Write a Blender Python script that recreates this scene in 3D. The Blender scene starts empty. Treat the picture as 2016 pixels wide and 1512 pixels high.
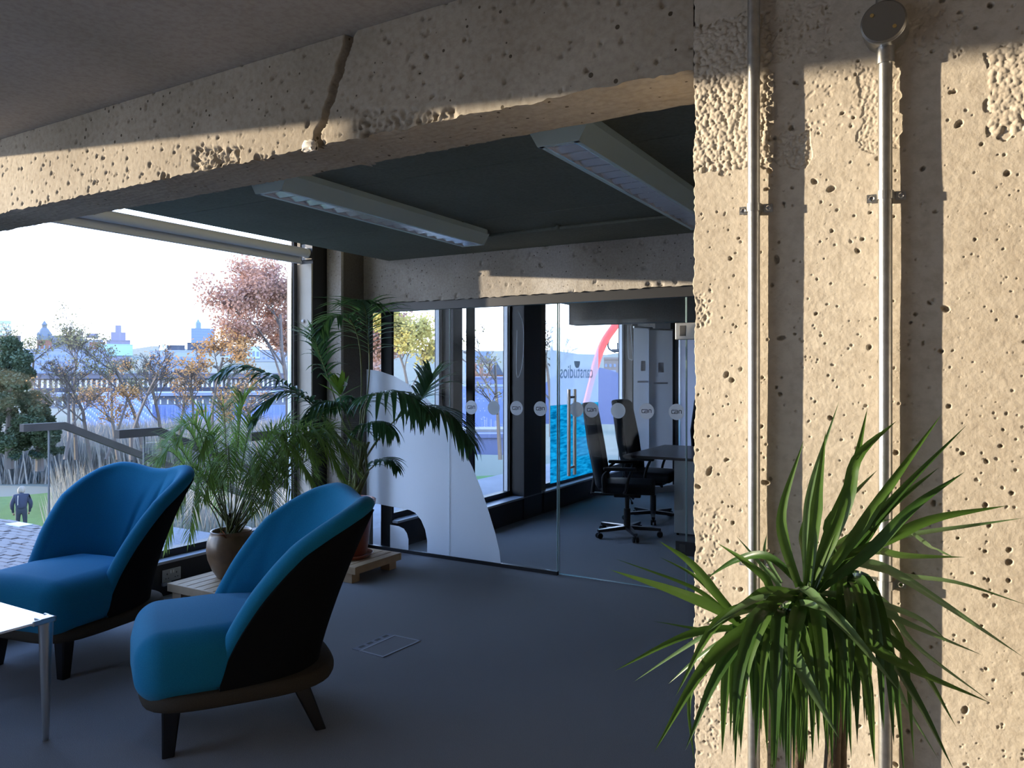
import bpy, bmesh, math, random
import numpy as np
from mathutils import Vector, Matrix
S = bpy.context.scene
C = S.collection
R = math.radians
F = 1514.0; HY = 735.0; EYE = 1.54; YAW = R(30)
# ---------------------------------------------------------------- camera, sky, sun, exposure
cd = bpy.data.cameras.new('camera'); cam = bpy.data.objects.new('camera', cd); C.objects.link(cam)
cam.location = (0, 0, EYE); cam.rotation_euler = (R(90), 0, YAW)
cd.sensor_width = 36; cd.lens = F*36/2016; cd.shift_y = -(756-HY)/2016; cd.clip_end = 9000; cd.clip_start = .02
S.camera = cam
S.view_settings.view_transform = 'Standard'; S.view_settings.look = 'None'
S.view_settings.gamma = 1; S.view_settings.use_curve_mapping = False
S.view_settings.exposure = 0.12
S.cycles.transparent_max_bounces = 24
S.cycles.max_bounces = 10
S.cycles.sample_clamp_indirect = 4.0
w = bpy.data.worlds.new('sky'); S.world = w; w.use_nodes = True
nt = w.node_tree; nt.nodes.clear()
tc = nt.nodes.new('ShaderNodeTexCoord'); sp = nt.nodes.new('ShaderNodeSeparateXYZ'); cr = nt.nodes.new('ShaderNodeValToRGB')
bg = nt.nodes.new('ShaderNodeBackground'); ou = nt.nodes.new('ShaderNodeOutputWorld')
nt.links.new(tc.outputs['Generated'], sp.inputs[0]); nt.links.new(sp.outputs['Z'], cr.inputs[0])
nt.links.new(cr.outputs[0], bg.inputs[0]); nt.links.new(bg.outputs[0], ou.inputs[0])
SKY_STRENGTH = 6.2
bg.inputs[1].default_value = SKY_STRENGTH
e = cr.color_ramp.elements
e[0].position = 0.0; e[0].color = (.86, .91, 1, 1)
e[1].position = 1.0; e[1].color = (.16, .30, .66, 1)
for p, c in ((.06, (.74, .83, 1, 1)), (.25, (.50, .65, .96, 1)), (.5, (.28, .44, .82, 1))):
    k = e.new(p); k.color = c
SUN = Vector((.940, .335, -.086)).normalized()      # direction the light travels
sl = bpy.data.lights.new('sun', 'SUN'); so = bpy.data.objects.new('sun', sl); C.objects.link(so)
sl.energy = 11.8; sl.color = (1, .83, .62); sl.angle = R(.6)
so.rotation_euler = SUN.to_track_quat('-Z', 'Y').to_euler()

# ---------------------------------------------------------------- geometry helpers
cy, sy = math.cos(YAW), math.sin(YAW)
def ray(px, py):
    u = (px-1008)/F
    return Vector((u*cy-sy, u*sy+cy, (HY-py)/F))
EY = Vector((0, 0, EYE))
def at(px, py, d): return EY+ray(px, py)*d
def on_z(px, py, z): r = ray(px, py); return EY+r*((z-EYE)/r.z)
def on_x(px, py, x): r = ray(px, py); return EY+r*(x/r.x)
def on_y(px, py, y): r = ray(px, py); return EY+r*(y/r.y)
OFF = {}
def empty(name, loc=(0, 0, 0), label=None, cat=None, group=None, kind=None):
    o = bpy.data.objects.new(name, None); C.objects.link(o); o.location = loc; o.empty_display_size = .05
    OFF[o.name] = Vector(loc); tag(o, label, cat, group, kind); return o
def tag(o, label=None, cat=None, group=None, kind=None):
    if label: o['label'] = label
    if cat: o['category'] = cat
    if group: o['group'] = group
    if kind: o['kind'] = kind
    return o
def link(name, me, parent=None, loc=None):
    o = bpy.data.objects.new(name, me); C.objects.link(o)
    if parent: o.parent = parent
    if loc is not None: o.location = loc
    return o
def copy_tree(o, parent=None):
    c = o.copy(); C.objects.link(c); c.parent = parent
    for ch in list(o.children): copy_tree(ch, c)
    return c
def rbox_pts(s, r, n=3, nd=None):
    """rounded box: size s, radius r"""
    s = Vector(s)/2; r = min(r, s.x, s.y, s.z)
    bm = bmesh.new(); bmesh.ops.create_cube(bm, size=2)
    cuts = n if nd is None else nd
    bmesh.ops.subdivide_edges(bm, edges=bm.edges[:], cuts=cuts*2+1, use_grid_fill=True)
    vs = []
    for v in bm.verts:
        t = []
        for k in range(3):
            a = v.co[k]; h = s[k]
            # concentrate half of the cuts in the rounding
            i = round((a+1)/2*(cuts*2+2)); m = cuts+1
            j = i-m
            if nd is None:
                q = (h-r)*(1 if j > 0 else -1 if j < 0 else 0)
                ang = (abs(j)-1)/(m-1)*45 if abs(j) >= 1 and m > 1 else 0
                t.append((q, math.tan(R(ang))*r*(1 if j > 0 else -1)) if j else (0, 0))
            else:
                p = a*h; q = max(-(h-r), min(h-r, p)); t.append((q, p-q))
        q = Vector((t[0][0], t[1][0], t[2][0])); d = Vector((t[0][1], t[1][1], t[2][1]))
        if d.length > 1e-9: d = d.normalized()*r
        vs.append(q+d)
    for v, c in zip(bm.verts, vs): v.co = c
    bm.verts.index_update()
    fs = [[v.index for v in f.verts] for f in bm.faces]; out = [v.co.copy() for v in bm.verts]; bm.free()
    return out, fs
class MB:
    def __init__(s): s.v = []; s.f = []; s.m = []
    def add(s, vs, fs, mi=0):
        b = len(s.v); s.v += [tuple(v) for v in vs]; s.f += [tuple(i+b for i in f) for f in fs]; s.m += [mi]*len(fs); return s
    def box(s, a, b, mi=0, M=None):
        (x0, y0, z0), (x1, y1, z1) = a, b
        vs = [Vector(p) for p in ((x0,y0,z0),(x1,y0,z0),(x1,y1,z0),(x0,y1,z0),(x0,y0,z1),(x1,y0,z1),(x1,y1,z1),(x0,y1,z1))]
        if M: vs = [M @ v for v in vs]
        return s.add(vs, [(0,3,2,1),(4,5,6,7),(0,1,5,4),(1,2,6,5),(2,3,7,6),(3,0,4,7)], mi)
    def bbox(s, a, b, bev=.005, mi=0, M=None, n=1):
        c = [(a[i]+b[i])/2 for i in range(3)]; sz = [abs(b[i]-a[i]) for i in range(3)]
        vs, fs = rbox_pts(sz, bev, n); vs = [v+Vector(c) for v in vs]
        if M: vs = [M @ v for v in vs]
        return s.add(vs, fs, mi)
    def prism(s, pts, h, mi=0):
        """pts world ring, h extrusion vector"""
        n = len(pts); h = Vector(h); pts = [Vector(p) for p in pts]
        s.add(pts+[p+h for p in pts], [tuple(range(n))[::-1], tuple(range(n, 2*n))]+[(i, (i+1) % n, n+(i+1) % n, n+i) for i in range(n)], mi); return s
    def tube(s, pts, rad, n=8, mi=0, cap=True):
        pts = [Vector(p) for p in pts]; m = len(pts)
        if not hasattr(rad, '__len__'): rad = [rad]*m
        vs = []; up = None
        for i, p in enumerate(pts):
            t = (pts[min(i+1, m-1)]-pts[max(i-1, 0)])
            t = t.normalized() if t.length > 1e-9 else Vector((0, 0, 1))
            if up is None: up = t.orthogonal().normalized()
            u = (up-t*up.dot(t)); u = u.normalized() if u.length > 1e-6 else t.orthogonal().normalized(); up = u; b = t.cross(u)
            for k in range(n):
                a = 2*math.pi*k/n; vs.append(p+(u*math.cos(a)+b*math.sin(a))*rad[i])
        fs = [(i*n+k, i*n+(k+1) % n, (i+1)*n+(k+1) % n, (i+1)*n+k) for i in range(m-1) for k in range(n)]
        if cap: fs += [tuple(range(n))[::-1], tuple(range((m-1)*n, m*n))]
        return s.add(vs, fs, mi)
    def lathe(s, prof, n=32, c=(0, 0, 0), mi=0, M=None):
        c = Vector(c); vs = []
        for r, z in prof:
            for k in range(n):
                a = 2*math.pi*k/n; v = Vector((r*math.cos(a), r*math.sin(a), z))
                vs.append((M @ v if M else v)+c)
        m = len(prof)
        fs = [(i*n+k, i*n+(k+1) % n, (i+1)*n+(k+1) % n, (i+1)*n+k) for i in range(m-1) for k in range(n)]
        return s.add(vs, fs, mi)
    def build(s, name, mat=None, parent=None, smooth=False, origin=None, angle=None):
        me = bpy.data.meshes.new(name)
        o = Vector((0, 0, 0)) if origin is None else Vector(origin)
        if parent is not None: o = OFF.get(parent.name, Vector((0, 0, 0)))
        me.from_pydata([(v[0]-o.x, v[1]-o.y, v[2]-o.z) for v in s.v], [], s.f)
        mats = mat if isinstance(mat, (list, tuple)) else [mat]
        for m in mats:
            if m: me.materials.append(m)
        if len(mats) > 1: me.polygons.foreach_set('material_index', s.m)
        if smooth: me.polygons.foreach_set('use_smooth', [True]*len(me.polygons))
        me.update()
        if smooth and angle: me.set_sharp_from_angle(angle=R(angle))
        ob = link(name, me, parent)
        if parent is None: ob.location = o
        OFF[ob.name] = o
        return ob
def vnoise(shape, cell, rng):
    """smooth value noise on a grid; cell in samples"""
    h, w_ = shape; gh, gw = int(h/cell)+3, int(w_/cell)+3
    g = rng.random((gh, gw))*2-1
    y = np.arange(h)/cell; x = np.arange(w_)/cell
    yi = y.astype(int); xi = x.astype(int); fy = y-yi; fx = x-xi
    fy = fy*fy*(3-2*fy); fx = fx*fx*(3-2*fx)
    a = g[yi][:, xi]; b = g[yi][:, xi+1]; c = g[yi+1][:, xi]; d = g[yi+1][:, xi+1]
    fx = fx[None, :]; fy = fy[:, None]
    return (a*(1-fx)+b*fx)*(1-fy)+(c*(1-fx)+d*fx)*fy

# ---------------------------------------------------------------- materials
def mat(name, col=(.5, .5, .5), rough=.6, metal=0, spec=None, bump=None, var=None, trans=None, coat=0, sheen=0, coords='Object'):
    """bump = (scale, strength, distance); var = (scale, colour2, contrast) ; trans = translucent fraction"""
    m = bpy.data.materials.new(name); m.use_nodes = True; n = m.node_tree; p = n.nodes['Principled BSDF']
    p.inputs['Base Color'].default_value = (*col, 1); p.inputs['Roughness'].default_value = rough; p.inputs['Metallic'].default_value = metal
    if spec is not None: p.inputs['Specular IOR Level'].default_value = spec
    if coat: p.inputs['Coat Weight'].default_value = coat
    if sheen: p.inputs['Sheen Weight'].default_value = sheen
    tcn = n.nodes.new('ShaderNodeTexCoord'); L = n.links.new
    if var:
        t = n.nodes.new('ShaderNodeTexNoise'); t.inputs['Scale'].default_value = var[0]; t.inputs['Detail'].default_value = 6; t.inputs['Roughness'].default_value = .6
        L(tcn.outputs[coords], t.inputs['Vector'])
        r = n.nodes.new('ShaderNodeValToRGB'); L(t.outputs['Fac'], r.inputs[0])
        lo = .5-.5*var[2]; r.color_ramp.elements[0].position = max(0, lo); r.color_ramp.elements[1].position = min(1, 1-lo)
        r.color_ramp.elements[0].color = (*col, 1); r.color_ramp.elements[1].color = (*var[1], 1)
        L(r.outputs[0], p.inputs['Base Color'])
    if bump:
        t = n.nodes.new('ShaderNodeTexNoise'); t.inputs['Scale'].default_value = bump[0]; t.inputs['Detail'].default_value = 4
        L(tcn.outputs[coords], t.inputs['Vector'])
        b = n.nodes.new('ShaderNodeBump'); b.inputs['Strength'].default_value = bump[1]; b.inputs['Distance'].default_value = bump[2]
        L(t.outputs['Fac'], b.inputs['Height']); L(b.outputs[0], p.inputs['Normal'])
    if trans:
        tr = n.nodes.new('ShaderNodeBsdfTranslucent'); tr.inputs[0].default_value = (*[min(1, c*1.3) for c in col], 1)
        if var: L(r.outputs[0], tr.inputs[0])
        mx = n.nodes.new('ShaderNodeMixShader'); mx.inputs[0].default_value = trans
        L(p.outputs[0], mx.inputs[1]); L(tr.outputs[0], mx.inputs[2]); L(mx.outputs[0], n.nodes['Material Output'].inputs[0])
    return m
def glass(name, tint=(.93, .96, .96), refl=.05, grazing=.85):
    m = bpy.data.materials.new(name); m.use_nodes = True; n = m.node_tree; n.nodes.clear(); L = n.links.new
    t = n.nodes.new('ShaderNodeBsdfTransparent'); t.inputs[0].default_value = (*tint, 1)
    g = n.nodes.new('ShaderNodeBsdfGlossy'); g.inputs['Roughness'].default_value = 0.0; g.inputs[0].default_value = (1, 1, 1, 1)
    lw = n.nodes.new('ShaderNodeLayerWeight'); lw.inputs[0].default_value = .5
    pw = n.nodes.new('ShaderNodeMath'); pw.operation = 'POWER'; pw.inputs[1].default_value = 5
    ml = n.nodes.new('ShaderNodeMath'); ml.operation = 'MULTIPLY_ADD'; ml.inputs[1].default_value = grazing; ml.inputs[2].default_value = refl
    mx = n.nodes.new('ShaderNodeMixShader'); o = n.nodes.new('ShaderNodeOutputMaterial')
    L(lw.outputs['Facing'], pw.inputs[0]); L(pw.outputs[0], ml.inputs[0]); L(ml.outputs[0], mx.inputs[0])
    L(t.outputs[0], mx.inputs[1]); L(g.outputs[0], mx.inputs[2]); L(mx.outputs[0], o.inputs[0])
    return m
def vinyl(name, col, trans=.5, clear=.1, rough=.5):
    m = bpy.data.materials.new(name); m.use_nodes = True; n = m.node_tree; n.nodes.clear(); L = n.links.new
    d = n.nodes.new('ShaderNodeBsdfDiffuse'); d.inputs[0].default_value = (*col, 1)
    t = n.nodes.new('ShaderNodeBsdfTranslucent'); t.inputs[0].default_value = (*col, 1)
    c = n.nodes.new('ShaderNodeBsdfTransparent')
    a = n.nodes.new('ShaderNodeMixShader'); a.inputs[0].default_value = trans
    b = n.nodes.new('ShaderNodeMixShader'); b.inputs[0].default_value = clear
    o = n.nodes.new('ShaderNodeOutputMaterial')
    L(d.outputs[0], a.inputs[1]); L(t.outputs[0], a.inputs[2]); L(a.outputs[0], b.inputs[1]); L(c.outputs[0], b.inputs[2]); L(b.outputs[0], o.inputs[0])
    return m
def concrete(name, c1, c2, c3, pores=True, bump=1.0, stain=None):
    m = bpy.data.materials.new(name); m.use_nodes = True; n = m.node_tree; p = n.nodes['Principled BSDF']; L = n.links.new
    p.inputs['Roughness'].default_value = .9; p.inputs['Specular IOR Level'].default_value = .2
    tcn = n.nodes.new('ShaderNodeTexCoord')
    def noise(s, d=6):
        t = n.nodes.new('ShaderNodeTexNoise'); t.inputs['Scale'].default_value = s; t.inputs['Detail'].default_value = d; L(tcn.outputs['Object'], t.inputs['Vector']); return t
    a = noise(1.7); r = n.nodes.new('ShaderNodeValToRGB'); L(a.outputs['Fac'], r.inputs[0])
    r.color_ramp.elements[0].position = .3; r.color_ramp.elements[0].color = (*c1, 1); r.color_ramp.elements[1].position = .72; r.color_ramp.elements[1].color = (*c3, 1)
    k = r.color_ramp.elements.new(.5); k.color = (*c2, 1)
    f = noise(60, 3); mx = n.nodes.new('ShaderNodeMix'); mx.data_type = 'RGBA'; mx.blend_type = 'MULTIPLY'; mx.inputs[0].default_value = .35
    fr = n.nodes.new('ShaderNodeValToRGB'); L(f.outputs['Fac'], fr.inputs[0]); fr.color_ramp.elements[0].position = .3; fr.color_ramp.elements[0].color = (.55, .5, .45, 1); fr.color_ramp.elements[1].position = .6
    L(r.outputs[0], mx.inputs[6]); L(fr.outputs[0], mx.inputs[7]); L(mx.outputs[2], p.inputs['Base Color'])
    b = n.nodes.new('ShaderNodeBump'); b.inputs['Strength'].default_value = .5*bump; b.inputs['Distance'].default_value = .004
    h = noise(90, 5); L(h.outputs['Fac'], b.inputs['Height'])
    last = b
    if pores:
        v = n.nodes.new('ShaderNodeTexVoronoi'); v.inputs['Scale'].default_value = 26; v.inputs['Randomness'].default_value = 1; L(tcn.outputs['Object'], v.inputs['Vector'])
        wn = n.nodes.new('ShaderNodeMath'); wn.operation = 'MULTIPLY_ADD'; L(v.outputs['Color'], wn.inputs[0]); wn.inputs[1].default_value = .16; wn.inputs[2].default_value = .02
        d = n.nodes.new('ShaderNodeMath'); d.operation = 'LESS_THAN'; L(v.outputs['Distance'], d.inputs[0]); L(wn.outputs[0], d.inputs[1])
        inv = n.nodes.new('ShaderNodeMath'); inv.operation = 'SUBTRACT'; inv.inputs[0].default_value = 1; L(d.outputs[0], inv.inputs[1])
        b2 = n.nodes.new('ShaderNodeBump'); b2.inputs['Strength'].default_value = .9; b2.inputs['Distance'].default_value = .008
        L(inv.outputs[0], b2.inputs['Height']); L(b.outputs[0], b2.inputs['Normal']); last = b2
        m2 = n.nodes.new('ShaderNodeMix'); m2.data_type = 'RGBA'; L(d.outputs[0], m2.inputs[0]); L(mx.outputs[2], m2.inputs[6]); m2.inputs[7].default_value = (c1[0]*.35, c1[1]*.33, c1[2]*.3, 1)  # pore colour darkened to paint in the shade inside the holes
        L(m2.outputs[2], p.inputs['Base Color'])
    L(last.outputs[0], p.inputs['Normal'])
    return m
M = {}
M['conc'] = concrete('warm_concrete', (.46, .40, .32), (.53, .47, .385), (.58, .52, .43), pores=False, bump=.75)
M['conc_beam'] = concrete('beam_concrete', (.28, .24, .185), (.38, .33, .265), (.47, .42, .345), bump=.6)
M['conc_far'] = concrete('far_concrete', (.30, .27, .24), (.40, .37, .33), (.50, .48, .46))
M['ceil'] = concrete('ceiling_concrete', (.33, .31, .28), (.38, .355, .325), (.42, .395, .36), pores=False, bump=.3)
M['ceil_dark'] = concrete('dark_ceiling_concrete', (.155, .165, .130), (.175, .185, .148), (.195, .205, .166), pores=False, bump=.4)
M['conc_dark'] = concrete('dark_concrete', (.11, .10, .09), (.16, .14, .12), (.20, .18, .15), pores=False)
M['carpet'] = mat('carpet', (.12, .12, .125), .95, spec=.1, var=(420, (.34, .335, .345), .5), bump=(380, .9, .004))
M['wall_paint'] = mat('plaster', (.75, .72, .68), .9)
M['black'] = mat('black_frame', (.012, .012, .014), .45)
M['blackmat'] = mat('black_steel', (.02, .02, .022), .35, spec=.5)
M['riser'] = mat('black_riser', (.015, .016, .02), .6)
M['sill'] = mat('sill_metal', (.35, .37, .42), .35)
M['wood_column'] = mat('weathered_ply', (.42, .38, .32), .8, var=(3, (.56, .52, .45), .6))
M['alu'] = mat('brushed_aluminium', (.65, .66, .68), .3, 1)
M['alu_white'] = mat('pale_frame', (.75, .77, .8), .4)
M['blind'] = mat('blind_fabric', (.62, .64, .70), .8)
M['galv'] = mat('galvanised_steel', (.62, .62, .60), .33, 1, var=(55, (.42, .42, .41), .5), bump=(300, .12, .001))
M['galv_dark'] = mat('box_lid_metal', (.30, .29, .27), .42, 1)
M['brass'] = mat('brass_screw', (.8, .6, .25), .3, 1)
M['glass'] = glass('window_glass', (.97, .98, .98), .02, .5)
M['glass_part'] = glass('partition_glass', (.965, .98, .98), .003, .28)
M['glass_edge'] = mat('glass_edge', (.35, .50, .52), .15)
M['frost'] = vinyl('frosted_vinyl', (.95, .97, .99), .66, .06)
M['sticker'] = vinyl('sticker_white', (.93, .95, .98), .5, .04)
M['ink'] = mat('ink_dark', (.02, .03, .045), .5)
M['teal'] = mat('teal_wool', (.006, .155, .30), .9, spec=.15, var=(260, (.014, .21, .38), .5), bump=(700, .35, .0015), sheen=.08)
M['blackcloth'] = mat('black_upholstery', (.008, .009, .011), .95, spec=.1, bump=(600, .4, .001))
M['browncloth'] = mat('brown_upholstery', (.045, .038, .03), .95, spec=.1, var=(300, (.07, .06, .048), .5), bump=(500, .5, .0015))
M['legblack'] = mat('black_lacquer', (.006, .006, .007), .3)
M['whiteglass'] = mat('white_table_glass', (.75, .82, .92), .06, coat=1)
M['cast'] = mat('cast_aluminium', (.45, .47, .48), .35, 1, bump=(90, .2, .002))
M['pine'] = mat('pine', (.36, .23, .12), .65, var=(9, (.48, .33, .19), .6))
M['pinedark'] = mat('pine_groove', (.22, .13, .07), .7)
M['bronze'] = mat('bronze_glaze', (.11, .065, .035), .33, spec=.5, var=(12, (.19, .115, .065), .5), coat=.15)
M['terracotta'] = mat('terracotta_glaze', (.22, .055, .025), .35, coat=.3)
M['soil'] = mat('soil', (.03, .022, .015), 1, bump=(60, 1, .02))
M['kentia'] = mat('kentia_leaf', (.035, .10, .038), .28, var=(4, (.065, .155, .055), .6), trans=.28)
M['kentia_young'] = mat('kentia_young_leaf', (.11, .19, .02), .4, trans=.4)
M['areca'] = mat('areca_leaf', (.14, .25, .05), .42, var=(6, (.30, .42, .09), .7), trans=.5)
M['stalk'] = mat('palm_stalk', (.09, .12, .035), .5, var=(20, (.16, .16, .05), .5))
M['trunkfib'] = mat('palm_fibre', (.07, .05, .03), .9, bump=(80, 1, .01))
M['redleaf'] = mat('dead_leaf', (.35, .09, .03), .7, trans=.3)
M['drac'] = mat('dracaena_leaf', (.045, .105, .018), .34, var=(14, (.085, .17, .03), .6), trans=.32)
M['drac2'] = mat('dracaena_leaf_dark', (.025, .075, .015), .34, var=(14, (.05, .11, .022), .6), trans=.25)
M['drac_pale'] = mat('dracaena_leaf_pale', (.10, .18, .075), .36, trans=.3)
M['yellowleaf'] = mat('yellow_leaf', (.75, .38, .05), .5, trans=.3)
M['bark'] = mat('bark', (.10, .07, .045), .9, bump=(60, .8, .006))
M['lamp'] = mat('lamp_body', (.56, .68, .68), .45)
M['louvre'] = mat('louvre_metal', (.95, .95, .97), .2, .6)
M['lampin'] = mat('lamp_tray', (.92, .93, .96), .35)
M['whiteboard'] = mat('whiteboard', (.62, .62, .74), .4)
M['banner'] = mat('banner_white', (.85, .86, .9), .5, trans=.3)
M['poster_w'] = vinyl('poster_pale', (.62, .70, .78), .75, .55)
M['poster_t'] = vinyl('poster_teal', (.10, .62, .78), .85, .25)
M['poster_ink'] = vinyl('poster_ink', (.12, .2, .25), .4, .3)
M['chairblack'] = mat('black_leather', (.008, .010, .013), .6, spec=.15)
M['plast'] = mat('black_plastic', (.010, .010, .011), .6, spec=.25)
M['tabletop'] = mat('dark_desk_top', (.05, .04, .04), .3)
M['panelgrey'] = mat('grey_panel', (.40, .43, .44), .4)
M['plate'] = mat('socket_plate', (.42, .43, .45), .35, .3)
M['sockets'] = mat('socket_dark', (.03, .03, .03), .5)
M['chrome'] = mat('chrome', (.8, .8, .82), .12, 1)
# ================================================================ THE SHELL
CEIL = 2.51
Pe = Vector((-.493, 1.648, 0)); Pd = Vector((.99985, -.0175, 0)); Pn = Vector((Pd.y, -Pd.x, 0))  # pillar edge, direction to the right, normal to the camera
def P(a, z, h=0): return Pe+Pd*a+Pn*h+Vector((0, 0, z))
WX = -4.86
# floor, one continuous carpet
b = MB(); b.box((-5.0, -3.2, -.12), (4.4, 11.2, 0)); tag(b.build('floor', M['carpet']), kind='structure')
# ceilings of the bays
b = MB(); b.box((-4.24, -3.2, CEIL), (4.4, 1.86, 2.8)); b.build('ceiling', M['ceil'])['kind'] = 'structure'
b = MB(); b.box((-4.24, 1.86, CEIL), (4.4, 11.2, 2.8))
for y_ in (2.1, 3.05, 4.1):      # board marks left by the shuttering
    b.box((-4.2, y_, CEIL-.002), (4.3, y_+.012, CEIL+.01))
b.build('ceiling', M['ceil_dark'])['kind'] = 'structure'
b = MB(); b.box((-5.0, -3.2, 2.95), (4.4, 11.2, 3.0)); b.build('roof', M['conc_dark'])['kind'] = 'structure'
# walls off the picture
b = MB(); b.box((-5.0, -3.3, 0), (4.4, -3.15, 3)); b.build('wall_back', M['wall_paint'])['kind'] = 'structure'
b = MB(); b.box((4.3, -3.2, 0), (4.45, 11.2, 3)); b.build('wall_right', M['wall_paint'])['kind'] = 'structure'
b = MB(); b.box((-4.15, 10.45, 0), (4.4, 10.6, 3)); b.build('wall_far', M['conc_dark'])['kind'] = 'structure'
b = MB(); b.box((-5.02, .42, 0), (-4.82, 2.02, 2.17)); b.build('wall_left', M['conc_dark'])['kind'] = 'structure'  # unseen solid panel, sized to keep the low sun off the chairs

# ---- the pillar with its porous, bush-hammered face
rng = np.random.default_rng(7)
step = .0015; a0, a1, z0, z1 = 0.0, .74, .60, CEIL
na = int((a1-a0)/step)+1; nz = int((z1-z0)/step)+1
H = vnoise((nz, na), 160, rng)*.0009+vnoise((nz, na), 40, rng)*.0002+vnoise((nz, na), 9, rng)*.00014+vnoise((nz, na), 3, rng)*.00009
def stamp(H, ca, cz, r, fn, el=1.0, rot=0.0, step=step, a0=a0, z0=z0):
    i0 = int((cz-z0)/step); j0 = int((ca-a0)/step); k = int(r*1.7/step)+2
    ia, ib = max(0, i0-k), min(H.shape[0], i0+k+1); ja, jb = max(0, j0-k), min(H.shape[1], j0+k+1)
    if ia >= ib or ja >= jb: return
    zz = (np.arange(ia, ib)*step+z0-cz)[:, None]; aa = (np.arange(ja, jb)*step+a0-ca)[None, :]
    c_, s_ = math.cos(rot), math.sin(rot)
    u = (aa*c_+zz*s_); v = (-aa*s_+zz*c_)*el
    d = np.sqrt(u*u+v*v)/r
    H[ia:ib, ja:jb] = fn(H[ia:ib, ja:jb], d)
def pit(depth): return lambda h, d: h-depth*np.clip(1.35-d*1.35, 0, 1)**.55
for _ in range(1900):
    r = .0010+.0022*rng.random()**2
    stamp(H, rng.random()*a1, z0+rng.random()*(z1-z0), r, pit(r*1.3), .7+rng.random()*.6, rng.random()*3)
for _ in range(240):
    r = .0026+.0032*rng.random()**2
    stamp(H, rng.random()*a1, z0+rng.random()*(z1-z0), r, pit(r*2.8), .55+rng.random()*.8, rng.random()*3)
# exposed aggregate patches: (a centre, z centre, half a, half z, density)
def pz(px, py):
    r_ = ray(px, py); n2 = Pn; t = n2.dot(Pe)/(n2.x*r_.x+n2.y*r_.y); p = EY+r_*t
    return (p-Pe).dot(Pd), p.z
def patch(px0, py0, px1, py1, count, rmin, rmax, lift):
    pa, pzt = pz(px0, py0); pb, _ = pz(px1, py0); _, pzb = pz((px0+px1)/2, py1)
    for _ in range(count):
        ca = pa+(pb-pa)*rng.random(); cz = pzb+(pzt-pzb)*rng.random()
        e = min((ca-pa)/(pb-pa), (pb-ca)/(pb-pa), (cz-pzb)/(pzt-pzb), (pzt-cz)/(pzt-pzb))
        if e < .08*rng.random(): continue
        r = rmin+(rmax-rmin)*rng.random()**1.6
        stamp(H, ca, cz, r, lambda h, d, r=r: np.maximum(h, lift+r*.75*np.sqrt(np.clip(1-d*d, 0, 1))-.0035*(d < 1)-.004*(d >= 1)*0-1*(d >= 1)), .6+rng.random()*.5, rng.random()*3)
def sink(px0, py0, px1, py1, depth):
    pa, pzt = pz(px0, py0); pb, _ = pz(px1, py0); _, pzb = pz((px0+px1)/2, py1)
    A = (np.arange(na)*step+a0)[None, :]; Z = (np.arange(nz)*step+z0)[:, None]
    wob = vnoise((nz, na), 14, rng)*.012+vnoise((nz, na), 5, rng)*.004
    m = (A+wob > pa) & (A+wob < pb) & (Z+wob > pzb) & (Z+wob < pzt)
    H[m] -= depth
sink(1330, 60, 1520, 338, .0035); patch(1340, 60, 1518, 338, 2600, .0024, .0070, .0005)
sink(1530, 268, 1592, 330, .003); patch(1530, 268, 1590, 330, 260, .002, .004, .0)
sink(1690, 130, 1768, 300, .002); patch(1690, 120, 1768, 300, 650, .002, .0042, .0)
sink(1945, 95, 2060, 262, .0035); patch(1945, 95, 2060, 262, 900, .0028, .0072, .0005)
patch(1600, 250, 1690, 300, 60, .002, .004, .0); patch(1840, 230, 1930, 290, 90, .002, .004, 0)
for (px0, py0, px1, py1, cnt) in ((1372, 575, 1400, 640, 60), (1372, 1000, 1420, 1500, 260), (1500, 0, 1640, 100, 220), (1790, 0, 1900, 110, 120), (1530, 150, 1700, 262, 90)):
    pa, pzt = pz(px0, py0); pb, pzb = pz(px1, py1)
    for _ in range(cnt):
        r = .0025+.0035*rng.random(); r *= .7; stamp(H, pa+(pb-pa)*rng.random(), pzb+(pzt-pzb)*rng.random(), r, pit(r*.38), .3+rng.random()*.8, rng.random()*3)
# hairline board joint at the left
H = np.clip(H, -.019, .008)
Z = z0+np.arange(nz)*step; A = a0+np.arange(na)*step
edge = (vnoise((nz, 1), 25, rng)*.0025+vnoise((nz, 1), 6, rng)*.0018+vnoise((nz, 1), 3, rng)*.0008)[:, 0]
AA = np.repeat(A[None, :], nz, 0); AA = AA+edge[:, None]*np.exp(-AA/.012)
ZZ = np.repeat(Z[:, None], na, 1)
X = Pe.x+Pd.x*AA+Pn.x*H; Y = Pe.y+Pd.y*AA+Pn.y*H
V = np.stack([X, Y, ZZ], -1).reshape(-1, 3)
I = np.arange(nz*na).reshape(nz, na)
Q = np.stack([I[:-1, :-1], I[:-1, 1:], I[1:, 1:], I[1:, :-1]], -1).reshape(-1, 4)
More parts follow.
